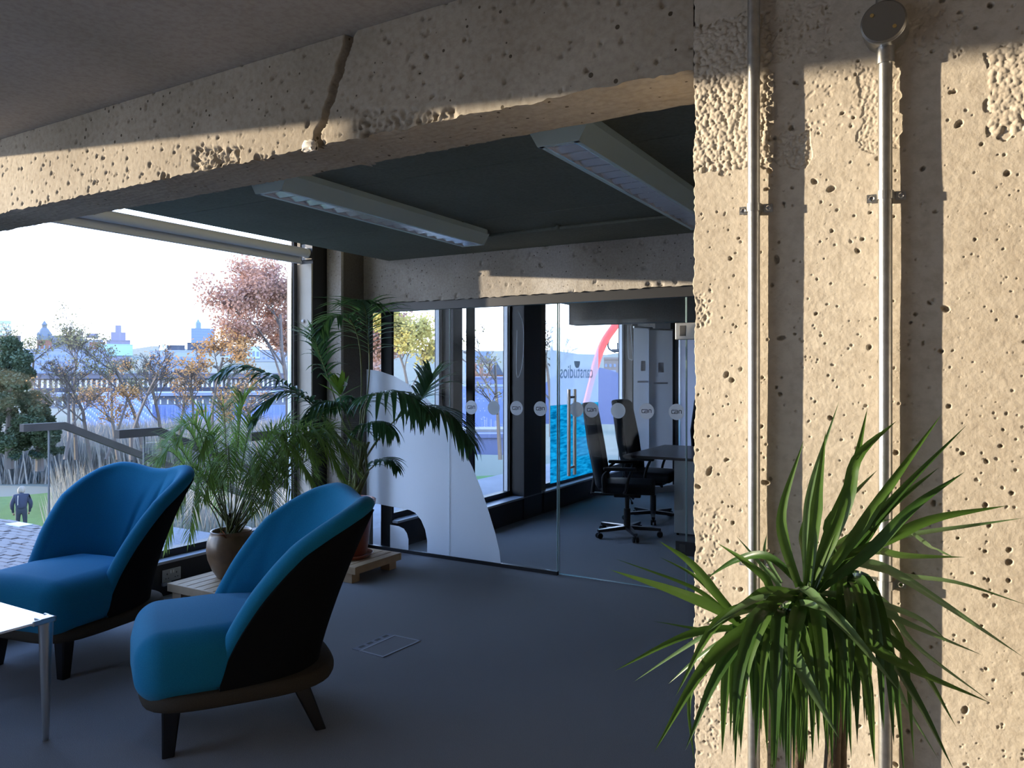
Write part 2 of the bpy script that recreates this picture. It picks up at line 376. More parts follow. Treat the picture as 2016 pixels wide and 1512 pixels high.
# skirt along the left edge, going back
back = np.stack([X[:, 0]-Pn.x*.2, Y[:, 0]-Pn.y*.2, ZZ[:, 0]], -1); nb = len(V)
V = np.concatenate([V, back]); J = nb+np.arange(nz)
Q = np.concatenate([Q, np.stack([J[:-1], I[:-1, 0], I[1:, 0], J[1:]], -1)])
def np_mesh(name, V, Q, m, smooth=True):
    me = bpy.data.meshes.new(name); me.vertices.add(len(V)); me.vertices.foreach_set('co', np.ascontiguousarray(V, dtype=np.float32).ravel())
    k = Q.shape[1]; me.loops.add(len(Q)*k); me.loops.foreach_set('vertex_index', np.ascontiguousarray(Q, dtype=np.int32).ravel())
    me.polygons.add(len(Q)); me.polygons.foreach_set('loop_start', np.arange(0, len(Q)*k, k, dtype=np.int32)); me.polygons.foreach_set('loop_total', np.full(len(Q), k, dtype=np.int32))
    me.update(calc_edges=True); me.validate()
    if smooth: me.polygons.foreach_set('use_smooth', np.ones(len(me.polygons), dtype=bool))
    me.materials.append(m); return me
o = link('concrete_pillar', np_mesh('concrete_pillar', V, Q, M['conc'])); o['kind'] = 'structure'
pillar = o
b = MB()
b.prism([P(.003, 0, -.012), P(.003, 0, -.215), P(4.8, 0, -.215), P(4.8, 0, -.012)], (0, 0, CEIL))
b.prism([P(0, 0, 0), P(0, 0, -.215), P(4.8, 0, -.215), P(4.8, 0, 0)], (0, 0, .601))
b.prism([P(.739, .6, 0), P(.739, .6, -.1), P(4.8, .6, -.1), P(4.8, .6, 0)], (0, 0, CEIL-.6))
o = b.build('pillar_core', M['conc'], pillar)

# ---- the big beam, flush with the pillar
st = .005; L_ = 4.5; nb_a = int(L_/st)+1; hz = CEIL-2.204; nb_z = int(hz/st)+1
HB = vnoise((nb_z, nb_a), 60, rng)*.0018+vnoise((nb_z, nb_a), 12, rng)*.0005+vnoise((nb_z, nb_a), 3, rng)*.0004
kw = dict(step=st, a0=0, z0=2.204)
for _ in range(900):
    r = .003+.004*rng.random()**2
    stamp(HB, rng.random()*L_, 2.204+rng.random()*hz, r, pit(r*1.4), .6+rng.random()*.6, rng.random()*3, **kw)
def pb_(px, py): a, z = pz(px, py); return -a, z
ca, cz = pb_(692, 62); cb, czb = pb_(622, 285)
for i in range(44):                       # the dark cast joint running down the face
    t = i/43; r = .015-.004*t+.003*rng.random()
    a = ca+(cb-ca)*t**1.1+.004*math.sin(i*.7)+rng.normal()*.002; z = cz+(czb-cz)*t
    if t > .96: r = .016
    stamp(HB, a, z, r, pit(.026), 1, 0, **kw)
for (px, py, r, dp) in ((322, 347, .012, .02), (332, 352, .008, .015), (506, 318, .012, .018), (515, 322, .009, .014), (636, 296, .012, .02), (694, 58, .02, .02), (80, 400, .008, .012)):
    a, z = pb_(px, py); stamp(HB, a, max(z, 2.208), r, pit(dp), .8, .5, **kw)
for (px0, py0, px1, py1, cnt) in ((380, 290, 470, 345, 260), (700, 215, 900, 275, 300)):
    for _ in range(cnt):
        a, z = pb_(px0+(px1-px0)*rng.random(), py0+(py1-py0)*rng.random()); r = .004+.003*rng.random()
        if z > 2.206: stamp(HB, a, z, r, pit(r*.8), .5, rng.random()*3, **kw)
HB = np.clip(HB, -.03, .01)
Aa = np.arange(nb_a)*st; Zz = 2.204+np.arange(nb_z)*st
lip = (vnoise((1, nb_a), 10, rng)*.004+vnoise((1, nb_a), 3, rng)*.003)[0]
AA = np.repeat(Aa[None, :], nb_z, 0); ZZ = np.repeat(Zz[:, None], nb_a, 1); ZZ[0] += lip
X = Pe.x-Pd.x*(AA+.002)+Pn.x*HB; Y = Pe.y-Pd.y*(AA+.002)+Pn.y*HB
V = np.stack([X, Y, ZZ], -1).reshape(-1, 3); I = np.arange(nb_z*nb_a).reshape(nb_z, nb_a)
Q = np.stack([I[:-1, 1:], I[:-1, :-1], I[1:, :-1], I[1:, 1:]], -1).reshape(-1, 4)
# soffit
ns = 30; nbv = len(V); rows = []
for k in range(ns+1):
    t = k/ns; hh = vnoise((1, nb_a), 8, rng)[0]*.0015+vnoise((1, nb_a), 3, rng)[0]*.001
    rows.append(np.stack([X[0]-Pn.x*.215*t, Y[0]-Pn.y*.215*t, (ZZ[0]*(1-min(1, t*6))+2.204*min(1, t*6))+(hh if 0 < k else 0)], -1))
V = np.concatenate([V]+rows); K = nbv+np.arange((ns+1)*nb_a).reshape(ns+1, nb_a)
Q = np.concatenate([Q, np.stack([K[:-1, :-1], K[:-1, 1:], K[1:, 1:], K[1:, :-1]], -1).reshape(-1, 4)])
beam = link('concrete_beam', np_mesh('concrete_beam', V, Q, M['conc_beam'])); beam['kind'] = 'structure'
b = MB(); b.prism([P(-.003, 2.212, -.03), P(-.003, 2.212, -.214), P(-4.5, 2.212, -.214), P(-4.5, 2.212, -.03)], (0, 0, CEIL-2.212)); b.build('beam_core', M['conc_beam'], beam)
a, z = pb_(612, 288); pp = P(-a, max(z, 2.21), .004)
b = MB(); vs, fs = rbox_pts((.05, .02, .03), .01, 2)
b.add([Vector(v)+pp+Vector((random.uniform(-.006, .006), 0, random.uniform(-.005, .005))) for v in vs], fs)
b.build('filler_patch', mat('filler', (.62, .58, .52), .9), beam, smooth=True)

# ---- second and third beams
GY = 5.255
def numpy_beam(name, x0, x1, y, zb, zt, th, m, pits=500, seed=3):
    rg = np.random.default_rng(seed); st = .012; n1 = int((x1-x0)/st)+1; n2 = int((zt-zb)/st)+1
    Hh = vnoise((n2, n1), 30, rg)*.003+vnoise((n2, n1), 4, rg)*.0012
    for _ in range(pits):
        r = .009+.009*rg.random()**2
        stamp(Hh, rg.random()*(x1-x0), zb+rg.random()*(zt-zb), r, pit(r*1.2), .7, rg.random()*3, step=st, a0=0, z0=zb)
    Xx = np.repeat((x0+np.arange(n1)*st)[None], n2, 0); Zz = np.repeat((zb+np.arange(n2)*st)[:, None], n1, 1); Zz[0] += vnoise((1, n1), 3, rg)[0]*.006
    V = np.stack([Xx, y-Hh, Zz], -1).reshape(-1, 3); I = np.arange(n1*n2).reshape(n2, n1)
    Q = np.stack([I[:-1, :-1], I[:-1, 1:], I[1:, 1:], I[1:, :-1]], -1).reshape(-1, 4)
    o = link(name, np_mesh(name, V, Q, m)); o['kind'] = 'structure'
    b = MB(); b.box((x0, y+.012, zb+.004), (x1, y+th, zt)); b.build('beam_core', m, o); return o
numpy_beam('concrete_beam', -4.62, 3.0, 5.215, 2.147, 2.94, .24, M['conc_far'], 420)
b = MB(); b.box((-4.2, 8.7, 2.147), (4.3, 8.95, CEIL)); b.build('concrete_beam', M['conc_dark'])['kind'] = 'structure'  # darker concrete stands in for the shade on this beam
# shadow-gap head above the partition
b = MB(); b.box((-4.55, GY-.02, 2.075), (3.0, GY+.05, 2.147)); b.build('trim_1', M['black'])['kind'] = 'structure'
# pier at the corner
b = MB(); b.box((-4.95, 4.93, 0), (-4.52, 5.34, 2.95)); b.build('wall_pier', M['conc_dark'])['kind'] = 'structure'
def pier_face():
    b = MB(); b.box((-4.66, 4.905, .25), (-4.50, 4.935, 2.94)); return b
o = pier_face().build('wall_pier', M['conc_far']); o['kind'] = 'structure'

# ================================================================ WINDOWS
wn = [0]
def window(x, y0, y1, z0=.24, z1=2.9, fr=.055, mull=(), trn=()):
    wn[0] += 1
    r = empty('window_%d' % wn[0], (x, (y0+y1)/2, z0), kind='structure')
    b = MB()
    b.box((x-.04, y0, z0), (x+.04, y1, z0+fr)); b.box((x-.04, y0, z1-fr), (x+.04, y1, z1))
    b.box((x-.04, y0, z0), (x+.04, y0+fr*.7, z1)); b.box((x-.04, y1-fr*.7, z0), (x+.04, y1, z1))
    for m_ in mull: b.box((x-.04, m_-.02, z0), (x+.04, m_+.02, z1))
    b.build('window_frame', M['black'], r)
    b = MB(); b.box((x-.013, y0+fr*.6, z0+fr*.9), (x-.005, y1-fr*.6, z1-fr*.9)); b.build('glass_pane', M['glass'], r)
    b = MB(); b.box((x-.02, y1-fr*.7-.012, z0+fr), (x+.02, y1-fr*.7, z1-fr)); b.build('sealing_strip', M['alu_white'], r)
    return r
window(WX, -3.1, .42, mull=(-1.5,))
window(WX, .42, 2.02, z0=2.17)
window(WX, 2.02, 4.72)
window(-4.38, 5.34, 6.18, z1=2.5)
window(-4.13, 6.32, 7.07, z1=2.5)
window(-4.05, 7.60, 10.10, z1=2.5)
def sill(name, x, y0, y1, dx):
    b = MB(); b.bbox((x-.05, y0, .222), (x+dx, y1, .243), .004); b.build(name, M['sill'])['kind'] = 'structure'
    b = MB(); b.box((x-.05, y0, 0), (x+dx-.015, y1, .222)); b.build('riser_wall', M['riser'])['kind'] = 'structure'
sill('window_sill', WX, -3.1, .42, .13); sill('window_sill', WX, 2.02, 4.93, .13)
sill('window_sill', -4.38, 5.34, 6.25, .14); sill('window_sill', -4.13, 6.25, 7.5, .20); sill('window_sill', -4.05, 7.5, 10.4, .14)
# posts between the windows
b = MB(); b.box((WX-.07, 4.75, .25), (-4.67, 4.93, 2.95)); o = b.build('wall_post', M['black']); o['kind'] = 'structure'
b = MB(); b.bbox((WX+.015, 4.735, .25), (-4.672, 4.752, 2.46), .002); b.build('plywood_cladding', M['wood_column'], o)
b = MB(); b.tube([(-4.76, 4.73, 1.98), (-4.76, 4.72, 1.98)], .014, 12); b.build('cord_cleat', M['alu_white'], o, smooth=True)
def post(x0, x1, y0, y1, m='conc_dark', z=CEIL):
    b = MB(); b.box((x0, y0, 0), (x1, y1, z)); o = b.build('wall_post', M[m]); o['kind'] = 'structure'; return o
post(-4.42, -4.22, 6.17, 6.33, 'black'); post(-4.17, -3.93, 7.06, 7.45, 'black')
o = post(-4.09, -3.955, 7.45, 7.60, 'conc_dark'); post(-4.09, -3.9, 10.1, 10.45, 'conc_dark'); post(-4.42, -4.3, 5.33, 5.36, 'black')
b = MB(); b.box((-4.47, 5.5, 2.45), (-4.3, 10.4, 2.95)); b.build('wall_lintel', M['conc_dark'])['kind'] = 'structure'
# far wall of the meeting room: brown concrete, dark post
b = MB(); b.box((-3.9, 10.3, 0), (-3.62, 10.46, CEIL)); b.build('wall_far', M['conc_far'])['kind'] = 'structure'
b = MB(); b.box((-3.62, 10.25, 0), (-3.40, 10.46, CEIL)); b.build('wall_post', M['black'])['kind'] = 'structure'

# roller blind
t = empty('roller_blind', (-4.70, 3.3, 2.545), 'grey rolled-up fabric roller blind across the top of the big left window', 'blind')
b = MB(); b.tube([(-4.70, 1.95, 2.545), (-4.70, 4.70, 2.545)], .038, 24); b.build('fabric_roll', M['blind'], t, smooth=True, angle=40)
b = MB(); b.bbox((-4.74, 1.95, 2.475), (-4.734, 4.68, 2.545), .002); b.bbox((-4.748, 1.95, 2.452), (-4.722, 4.68, 2.478), .008); b.build('bottom_bar', M['blind'], t)
b = MB(); b.tube([(-4.70, 4.69, 2.545), (-4.70, 4.712, 2.545)], .042, 24); b.build('end_cap', M['alu_white'], t, smooth=True, angle=40)
b = MB(); b.box((-4.76, 4.712, 2.49), (-4.64, 4.738, 2.62)); b.build('bracket', M['blackmat'], t)

# ================================================================ CONDUITS AND BOX
def conduit(px, label, box=False):
    a, _ = pz(px, 700)
    r = empty('steel_conduit', P(a, 0, .02), label, 'conduit')
    def tb(z0_, z1_, rad=.0125, n=24):
        b = MB(); b.tube([P(a, z0_, .022), P(a, z1_, .022)], rad, n); return b
    if box:
        zc = 1.54+(735-64)/1514*1.478
        tb(0, zc-.02).build('lower_tube', M['galv'], r, smooth=True, angle=50)
        tb(zc+.02, CEIL).build('upper_tube', M['galv'], r, smooth=True, angle=50)
        b = tb(zc-.068, zc-.03, .0165); b.build('coupler', M['galv'], r, smooth=True, angle=40)
        b = tb(zc+.03, zc+.066, .0165); b.build('coupler', M['galv'], r, smooth=True, angle=40)
        j = empty('junction_box', P(a, zc, .02), 'round galvanised junction box with dark lid at top of right conduit', 'junction box')
        def disc(rad, h0, h1, seg=40):
            b = MB(); b.tube([P(a, zc, h0), P(a, zc, h1-.003), P(a, zc, h1)], [rad, rad, rad-.003], seg); return b
        disc(.0395, .0, .052).build('box_body', M['galv'], j, smooth=True, angle=35)
        disc(.0395, .0525, .058).build('box_lid', M['galv_dark'], j, smooth=True, angle=35)
        for s in (-1, 1):
            b = MB(); q = P(a+s*.019, zc-s*.014, 0); b.tube([q+Pn*.057, q+Pn*.0605], .0035, 10); b.build('screw', M['brass'], j, smooth=True, angle=35)
    else:
        tb(0, CEIL).build('tube', M['galv'], r, smooth=True, angle=50)
    return r, a
def saddle(a, z, label):
    r = empty('pipe_clamp', P(a, z, .0), label, 'pipe clamp')
    b = MB(); pts = []
    for k in range(13):
        an = math.pi*k/12; pts.append((math.cos(an)*.0145, .022+math.sin(an)*.0145))
    prof = [(.034, .004), (.0165, .004)]+pts+[(-.0165, .004), (-.034, .004)]
    prof = [(.0145 if abs(x) < .0166 and h < .02 else abs(x), h) if False else (x, h) for x, h in prof]
    vs = []
    for x, h in prof:
        vs += [P(a+x, z-.008, h), P(a+x, z+.008, h), P(a+x, z+.008, h-.0015 if h <= .005 else h-.0005), P(a+x, z-.008, h-.0015 if h <= .005 else h-.0005)]
    fs = []
    for i in range(len(prof)-1):
        for k in range(4): fs.append((i*4+k, i*4+(k+1) % 4, (i+1)*4+(k+1) % 4, (i+1)*4+k))
    fs += [(0, 1, 2, 3), tuple(range(len(vs)-4, len(vs)))[::-1]]
    b.add(vs, fs); b.build('strap', M['galv'], r)
    b = MB(); b.tube([P(a, z, 0), P(a, z, .012)], .012, 16); b.build('spacer', M['galv'], r, smooth=True, angle=40)
    for s in (-1, 1):
        b = MB(); q = P(a+s*.0255, z, 0); b.tube([q+Pn*.004, q+Pn*.007, q+Pn*.0085], [.0052, .0052, .0035], 12); b.build('screw', M['chrome'], r, smooth=True, angle=40)
r, aL = conduit(1489, 'galvanised steel conduit running full height, left one of the two on the concrete pillar')
r, aR = conduit(1745, 'galvanised steel conduit coming down from the round box, right one on the pillar', True)
def clampz(px, py): return pz(px, py)[1]
saddle(aL, clampz(1489, 413), 'steel clamp with two screws on the left conduit, beside the beam end height')
saddle(aR, clampz(1745, 389), 'steel clamp with two screws on the right conduit, below the round box')
saddle(aL, clampz(1490, 1108), 'steel clamp on the left conduit just behind the spiky leaves')
saddle(aR, clampz(1747, 1146), 'steel clamp on the right conduit half hidden by spiky leaves')

# ================================================================ GLASS PARTITION
def gp(px, py, dy=0): return on_y(px, py, GY+dy)
part = empty('glass_partition', (-2.6, GY, 0), 'frameless glass wall with large frosted vinyl curve and dark base rail', 'glass wall')
xs = [gp(p_, 800).x for p_ in (706, 885, 1098)]
xd = [gp(1100.5, 800).x, gp(1350, 800).x]
zt = 2.085
def pane(name, x0, x1, z0, z1, parent, th=.01, m='glass_part'):
    b = MB(); b.box((x0, GY, z0), (x1, GY+th, z1)); o = b.build(name, M[m], parent)
    b = MB(); b.box((x0-.0015, GY-.0005, z0), (x0+.001, GY+th+.0005, z1)); b.build('polished_edge', M['glass_edge'], o)
    return o
pane('glass_pane', -4.50, xs[0]+.0, .03, zt, part)
pane('glass_pane', xs[0], xs[1], .03, zt, part)
pane('glass_pane', xs[1], xs[2], .03, zt, part)
b = MB(); b.box((-4.50, GY-.012, 0), (xs[2], GY+.022, .028)); b.build('base_rail', M['black'], part)
b = MB(); b.box((xs[2]-.006, GY-.004, .03), (xs[2]-.001, GY+.014, zt)); b.build('edge_strip', M['glass_edge'], part)
# frosted sweep
px_poly = [(706, 728), (722, 727), (745, 730), (775, 740), (805, 757), (835, 780), (862, 807), (888, 842), (908, 876), (930, 920), (948, 965), (963, 1010), (975, 1050), (983, 1085), (986, 1112), (841, 1094), (841, 1065), (837, 1043), (829, 1024), (818, 1010), (806, 1004), (706, 985)]
def flat(pxs, dy, th=.0012):
    b = MB(); pts = [gp(x, y, dy) for x, y in pxs]; b.prism(pts, (0, th, 0)); return b
o = flat(px_poly, -.0016).build('frosted_vinyl', M['frost'], part)
px_p2 = [(768, 1033), (785, 1036), (795, 1041), (801, 1050), (804, 1062), (804, 1089), (768, 1084)]
flat(px_p2, -.0016).build('frosted_vinyl', M['frost'], part)
# door leaf
door = empty('door_1', (xd[0], GY, 0), kind='structure')
b = MB(); b.box((xd[0], GY, .012), (xd[1], GY+.012, zt)); b.build('door_leaf', M['glass_part'], door)
b = MB(); b.box((xd[0]-.001, GY-.001, .012), (xd[0]+.002, GY+.013, zt)); b.box((xd[1]-.002, GY-.001, .012), (xd[1]+.002, GY+.013, zt)); b.box((xd[0], GY-.001, .009), (xd[1], GY+.013, .0135)); b.box((xd[0], GY-.001, zt-.002), (xd[1], GY+.013, zt+.002)); b.build('door_edge', M['glass_edge'], door)
h = empty('door_handle', (0, 0, 0)); h.parent = door; OFF[h.name] = OFF[door.name]
for (px, py0, py1, dy) in ((1117.5, 769, 942, -.045), (1134, 770, 938, .057)):
    p0 = on_y(px, py0, GY+dy); p1 = on_y(px, py1, GY+dy)
    z0_, z1_ = (1.54-(py1-735)/1514*5.75, 1.54-(py0-735)/1514*5.75)
    xh = on_y(1125, 850, GY).x
    b = MB(); b.tube([(xh, GY+dy, .77), (xh, GY+dy, 1.42)], .0135, 16); b.build('bar_handle', M['alu'], h, smooth=True, angle=40)
for z_ in (.83, 1.36):
    b = MB(); b.tube([(xh, GY-.045, z_), (xh, GY+.057, z_)], .009, 12); b.build('handle_standoff', M['alu'], h, smooth=True, angle=40)
for (py0, py1, m_) in ((636, 668, 'galv_dark'), (1064, 1096, 'blackmat')):
    p0 = gp(1331, py0); p1 = gp(1372, py1)
    b = MB(); b.bbox((p0.x, GY-.016, p1.z), (p1.x, GY+.028, p0.z), .003); o = b.build('patch_fitting', M[m_], door)
    b = MB(); b.bbox((p0.x+.03, GY-.019, p1.z+.025), (p0.x+.075, GY-.015, p0.z-.02), .002); b.build('fitting_cover', M['sockets'], o)
# side pane beyond the door
pane2 = empty('glass_side_panel', (xd[1]+.4, GY, 0), 'narrow clear glass side pane right of the glass door, mostly behind the pillar', 'glass panel')
b = MB(); b.box((xd[1]+.006, GY, .01), (3.0, GY+.012, zt)); b.build('pane', M['glass_part'], pane2)
b = MB(); b.box((xd[1]+.005, GY-.001, .01), (xd[1]+.008, GY+.013, zt)); b.build('pane_edge', M['glass_edge'], pane2)
# round stickers with the studio mark
def ribbon(b, pts, wd, y, th):
    """flat stroke in the XZ plane"""
    n = len(pts); L1 = []; R1 = []
    for i in range(n):
        t = Vector(pts[min(i+1, n-1)])-Vector(pts[max(i-1, 0)]); t.normalize(); nn = Vector((-t.y, t.x))*wd/2
        p = Vector(pts[i]); L1.append(p+nn); R1.append(p-nn)
    vs = [(p.x, y, p.y) for p in L1+R1]+[(p.x, y+th, p.y) for p in L1+R1]
    fs = []
    for i in range(n-1):
        fs += [(i, i+1, n+i+1, n+i), (2*n+i, 3*n+i, 3*n+i+1, 2*n+i+1), (i, 2*n+i, 2*n+i+1, i+1), (n+i, n+i+1, 3*n+i+1, 3*n+i)]
    b.add(vs, fs)
def rounded(pts, r=.22):
    out = []
    for i, p in enumerate(pts):
        p = Vector(p)
        if i in (0, len(pts)-1): out.append(p); continue
        a = (Vector(pts[i-1])-p); c = (Vector(pts[i+1])-p); ra = min(r, a.length/2); rc = min(r, c.length/2); a.normalize(); c.normalize()
        s_, e_ = p+a*ra, p+c*rc
        for k in range(5):
            t = k/4; out.append(s_*(1-t)**2+p*2*t*(1-t)+e_*t*t)
    return out
def mark(b, cx, cz, s, y, th=.0006, mirror=1):
    """the studio's joined lower-case letters: c a n, squared and round-cornered"""
    strokes = [[(.95, 1), (0, 1), (0, 0), (1.0, 0)], [(1.0, 1), (2.0, 1), (2.0, 0), (1.0, 0), (1.0, .52), (1.95, .52)], [(2.45, 0), (2.45, 1), (3.25, 1), (3.25, 0)]]
    for st_ in strokes:
        pts = [(cx+mirror*(x-1.62)*s, cz+(z-.5)*s*1.05) for x, z in rounded(st_)]
        ribbon(b, pts, s*.22, y, th)
stk = [(928, 802), (972, 803), (1017, 803.5), (1064, 804.5), (1135, 806), (1165, 807), (1217, 808.5), (1273, 809.5), (1332, 811)]
SN = ['on the pane right behind the palm fronds, overlapping the dark mullion', 'on the glass in front of the narrow window with the brick house', 'on the glass over the left edge of the dark column', 'on the glass over the right edge of the dark column',
      'right behind the door pull bars', 'on the glass door just right of the pull bars', 'on the glass door over the bright window edge', 'on the glass door in front of the second office chair', 'on the glass door, nearest the concrete pillar']
RSt = .057
for (px, py), sn in zip(stk, SN):
    c = gp(px, py); side = -.0022
    if px in (972, 1135, 1217): c = on_y(px, py, GY+.0135); side = .0125
    r = empty('round_sticker', (c.x, GY+side, c.z), 'round white sticker '+sn, 'sticker', 'row of round stickers across the glass')
    b = MB(); b.tube([(c.x, GY+side, c.z), (c.x, GY+side+.0008, c.z)], RSt, 40); b.build('disc', M['sticker'], r)
    if side < 0:
        b = MB(); mark(b, c.x, c.z, .0215, GY+side-.0008); b.build('logo_mark', M['ink'], r)
    else:
        b = MB(); mark(b, c.x, c.z, .0215, GY+side+.0012); b.build('logo_mark', M['poster_ink'], r)
# ================================================================ CEILING LIGHTS
def luminaire(x, y0, y1, label, cells=17):
    r = empty('ceiling_light', (x, (y0+y1)/2, CEIL), label, 'ceiling light', 'fluorescent fittings under the dark ceiling')
    zb = CEIL-.098; hw = .088; hl = .064; ht = .128
    b = MB(); t_ = .006
    prof = [(-ht, CEIL), (-ht, CEIL-.03), (-hw, zb+.006), (-hw+.004, zb), (-hl, zb), (-hl, zb+.035), (hl, zb+.035), (hl, zb), (hw-.004, zb), (hw, zb+.006), (ht, CEIL-.03), (ht, CEIL)]
    n = len(prof)
    b.add([(x+p, y0, z) for p, z in prof]+[(x+p, y1, z) for p, z in prof], [tuple(range(n)), tuple(range(n, 2*n))[::-1]]+[(i, n+i, n+(i+1) % n, (i+1) % n) for i in range(n)])
    b.build('housing', M['lamp'], r)
    trap = [(-ht, CEIL), (-ht, CEIL-.03), (-hw, zb), (hw, zb), (ht, CEIL-.03), (ht, CEIL)]
    b = MB(); b.prism([(x+p, y0-.004, z) for p, z in trap], (0, .024, 0)); b.build('end_plate', M['lamp'], r)
    b = MB(); b.prism([(x+p, y1-.020, z) for p, z in trap], (0, .024, 0)); b.build('end_plate', M['lamp'], r)
    b = MB(); b.box((x-hl+.001, y0+.02, zb+.032), (x+hl-.001, y1-.02, zb+.0345)); b.build('reflector_tray', M['lampin'], r)
    b = MB(); b.tube([(x, y0+.05, zb+.024), (x, y1-.05, zb+.024)], .008, 10); b.build('tube_lamp', M['banner'], r, smooth=True)
    L = (y1-y0-.05)
    me = None
    for i in range(cells):
        yc = y0+.025+L*(i+.5)/cells; h = L/cells*.5
        if me is None:
            b = MB(); g = []
            for k in range(5):
                u = k/4*2-1
                g.append((u, abs(u)))
            # a curved blade, deep in section, slightly dished
            vs = []
            for k in range(7):
                u = -1+2*k/6; xx = u*(hl-.003); dip = .012*(1-u*u)
                vs += [(xx, -h*.93, zb+.004), (xx, h*.15-dip, zb+.016), (xx, h*.93, zb+.003)]
            fs = []
            for k in range(6):
                for q in range(2): fs.append((k*3+q, k*3+q+1, (k+1)*3+q+1, (k+1)*3+q))
            vs2 = [(a_, b_, c_+.0015) for a_, b_, c_ in vs]; nn = len(vs)
            b.add([Vector(v)-Vector((0, 0, CEIL)) for v in vs+vs2], fs+[tuple(i_+nn for i_ in f[::-1]) for f in fs]+[(0, 1, nn+1, nn), (1, 2, nn+2, nn+1)])
            o = b.build('louvre_blade', M['louvre'], None); me = o.data; o.parent = r; o.location = (0, yc-(y0+y1)/2, 0)
        else:
            o = link('louvre_blade', me, r, (0, yc-(y0+y1)/2, 0))
    b = MB()
    for s in (-1, 1): b.box((x+s*(hl-.002)-.002, y0+.02, zb+.001), (x+s*(hl-.002)+.002, y1-.02, zb+.028))
    b.build('louvre_rail', M['louvre'], r)
    return r
luminaire(-2.865, 2.62, 4.43, 'pale louvred strip light on the dark ceiling, the left one above the palm')
luminaire(-1.31, 2.62, 4.60, 'pale louvred strip light on the dark ceiling, the right one cut by the pillar')
luminaire(-2.94, 6.9, 8.62, 'louvred strip light in the meeting room just under the glass head')
b = MB(); b.tube([(-2.865, 4.43, CEIL-.05), (-2.83, 4.50, CEIL-.05)], .016, 10); b.tube([(-2.83, 4.50, CEIL-.02), (-1.2, 4.50, CEIL-.02), (2.0, 4.50, CEIL-.02)], .011, 8)
b.tube([(-2.83, 4.50, CEIL-.05), (-2.83, 4.50, CEIL-.012)], .02, 10); b.tube([(-2.25, 4.50, CEIL-.03), (-2.25, 4.50, CEIL-.005)], .018, 10)
tag(b.build('ceiling_conduit', M['ceil_dark'], smooth=True, origin=(-2.8, 4.5, CEIL)), 'thin painted conduit running across the dark ceiling from the left strip light', 'conduit')

# ================================================================ LOUNGE CHAIRS
def interp(x, xs_, ys_): return float(np.interp(x, xs_, ys_))
QX = [0, .04, .13, .27, .40, .50, .65, .78, .90, 1.0]; QZ = [.27, .36, .47, .61, .72, .795, .865, .92, .96, .98]
def shell_pt(phi, v, off):
    s = math.sin(R(abs(phi))); c = math.cos(R(abs(phi))); e = .80
    q = c**e; zt_ = interp(q, QX, QZ)-.065*math.exp(-(phi/22)**2)
    z = .25+(zt_-.25)*v
    k = (z-.25)/.75
    ear = .025*math.exp(-((abs(phi)-42)/16)**2)*max(0, k)**3
    w_ = .325+.19*k**1.9-off*(1+.0*k); bk = -.385-.285*k**1.2+off; yc = .065-.03*k
    x = w_*s**e*(1 if phi >= 0 else -1); y = yc-(yc-bk)*q
    r_ = Vector((x, y, 0)); d = Vector((s*(1 if phi >= 0 else -1), -c, 0))
    p = Vector((x, y, z))+d*ear
    return p
def make_tub(fold):
    """returns (cushion MB, shell MB)"""
    NP, NV = (220 if fold else 90), 18
    phis = [90*math.copysign(abs(t)**.85, t) for t in np.linspace(-1, 1, NP+1)]
    c = MB(); rows = []
    OFFI = .085
    for i, ph in enumerate(phis):
        col = []
        outer_top = shell_pt(ph, 1, .002); inner_top = shell_pt(ph, 1, OFFI)
        # outer side (thin return under the roll)
        for v in np.linspace(.0, 1, 8): col.append(shell_pt(ph, v, .002))
        a = outer_top; b_ = inner_top; mid = (a+b_)/2; ac = (a-b_)/2; rad = ac.length
        p1 = shell_pt(phis[max(0, i-1)], 1, .04); p2 = shell_pt(phis[min(NP, i+1)], 1, .04); T = (p2-p1).normalized()
        N = ac.cross(T); N.normalize()
        if N.z+N.y*.5 < 0: N = -N
        for k in range(1, 9):
            an = math.pi*k/9; col.append(mid+ac*math.cos(an)+N*math.sin(an)*rad*.9)
        for v in np.linspace(1, 0, NV):
            p = shell_pt(ph, v, OFFI); 
            d = Vector((0, .1, 0))-Vector((p.x, p.y, 0)); d.normalize()
            bulge = .018*math.sin(math.pi*min(1, v*1.05))
            f = 0
            if fold:
                for (pc0, pc1, am, wd) in ((-8, -30, .034, 2.4), (2, -14, .024, 2.0), (-17, -45, .024, 2.4), (12, -2, .014, 2.0), (-2, -22, -.012, 1.6), (-13, -38, -.012, 1.6), (-26, -58, .014, 2.2)):
                    pc = pc0+(pc1-pc0)*v; f += am*math.exp(-((ph-pc)/wd)**2)*math.sin(math.pi*min(1, max(0, (v-.12)/.85)))
            else:
                for (pc0, pc1, am, wd) in ((-60, -50, .005, 5), (66, 60, .004, 5)):
                    pc = pc0+(pc1-pc0)*v; f += am*math.exp(-((ph-pc)/wd)**2)
            col.append(p+d*(bulge-f))
        rows.append(col)
    m_ = len(rows[0]); vs = [p for col in rows for p in col]
    fs = [(i*m_+k, (i+1)*m_+k, (i+1)*m_+k+1, i*m_+k+1) for i in range(NP) for k in range(m_-1)]
    fs += [tuple(range(m_))[::-1], tuple(range(NP*m_, NP*m_+m_))]
    c.add(vs, fs)
    s_ = MB(); rows = []
    for ph in phis:
        col = [shell_pt(ph, v, -.007) for v in np.linspace(0, .965, NV)]+[shell_pt(ph, .972, .004)]
        rows.append(col)
    m_ = len(rows[0]); vs = [p for col in rows for p in col]
    s_.add(vs, [(i*m_+k, (i+1)*m_+k, (i+1)*m_+k+1, i*m_+k+1) for i in range(NP) for k in range(m_-1)])
    return c, s_
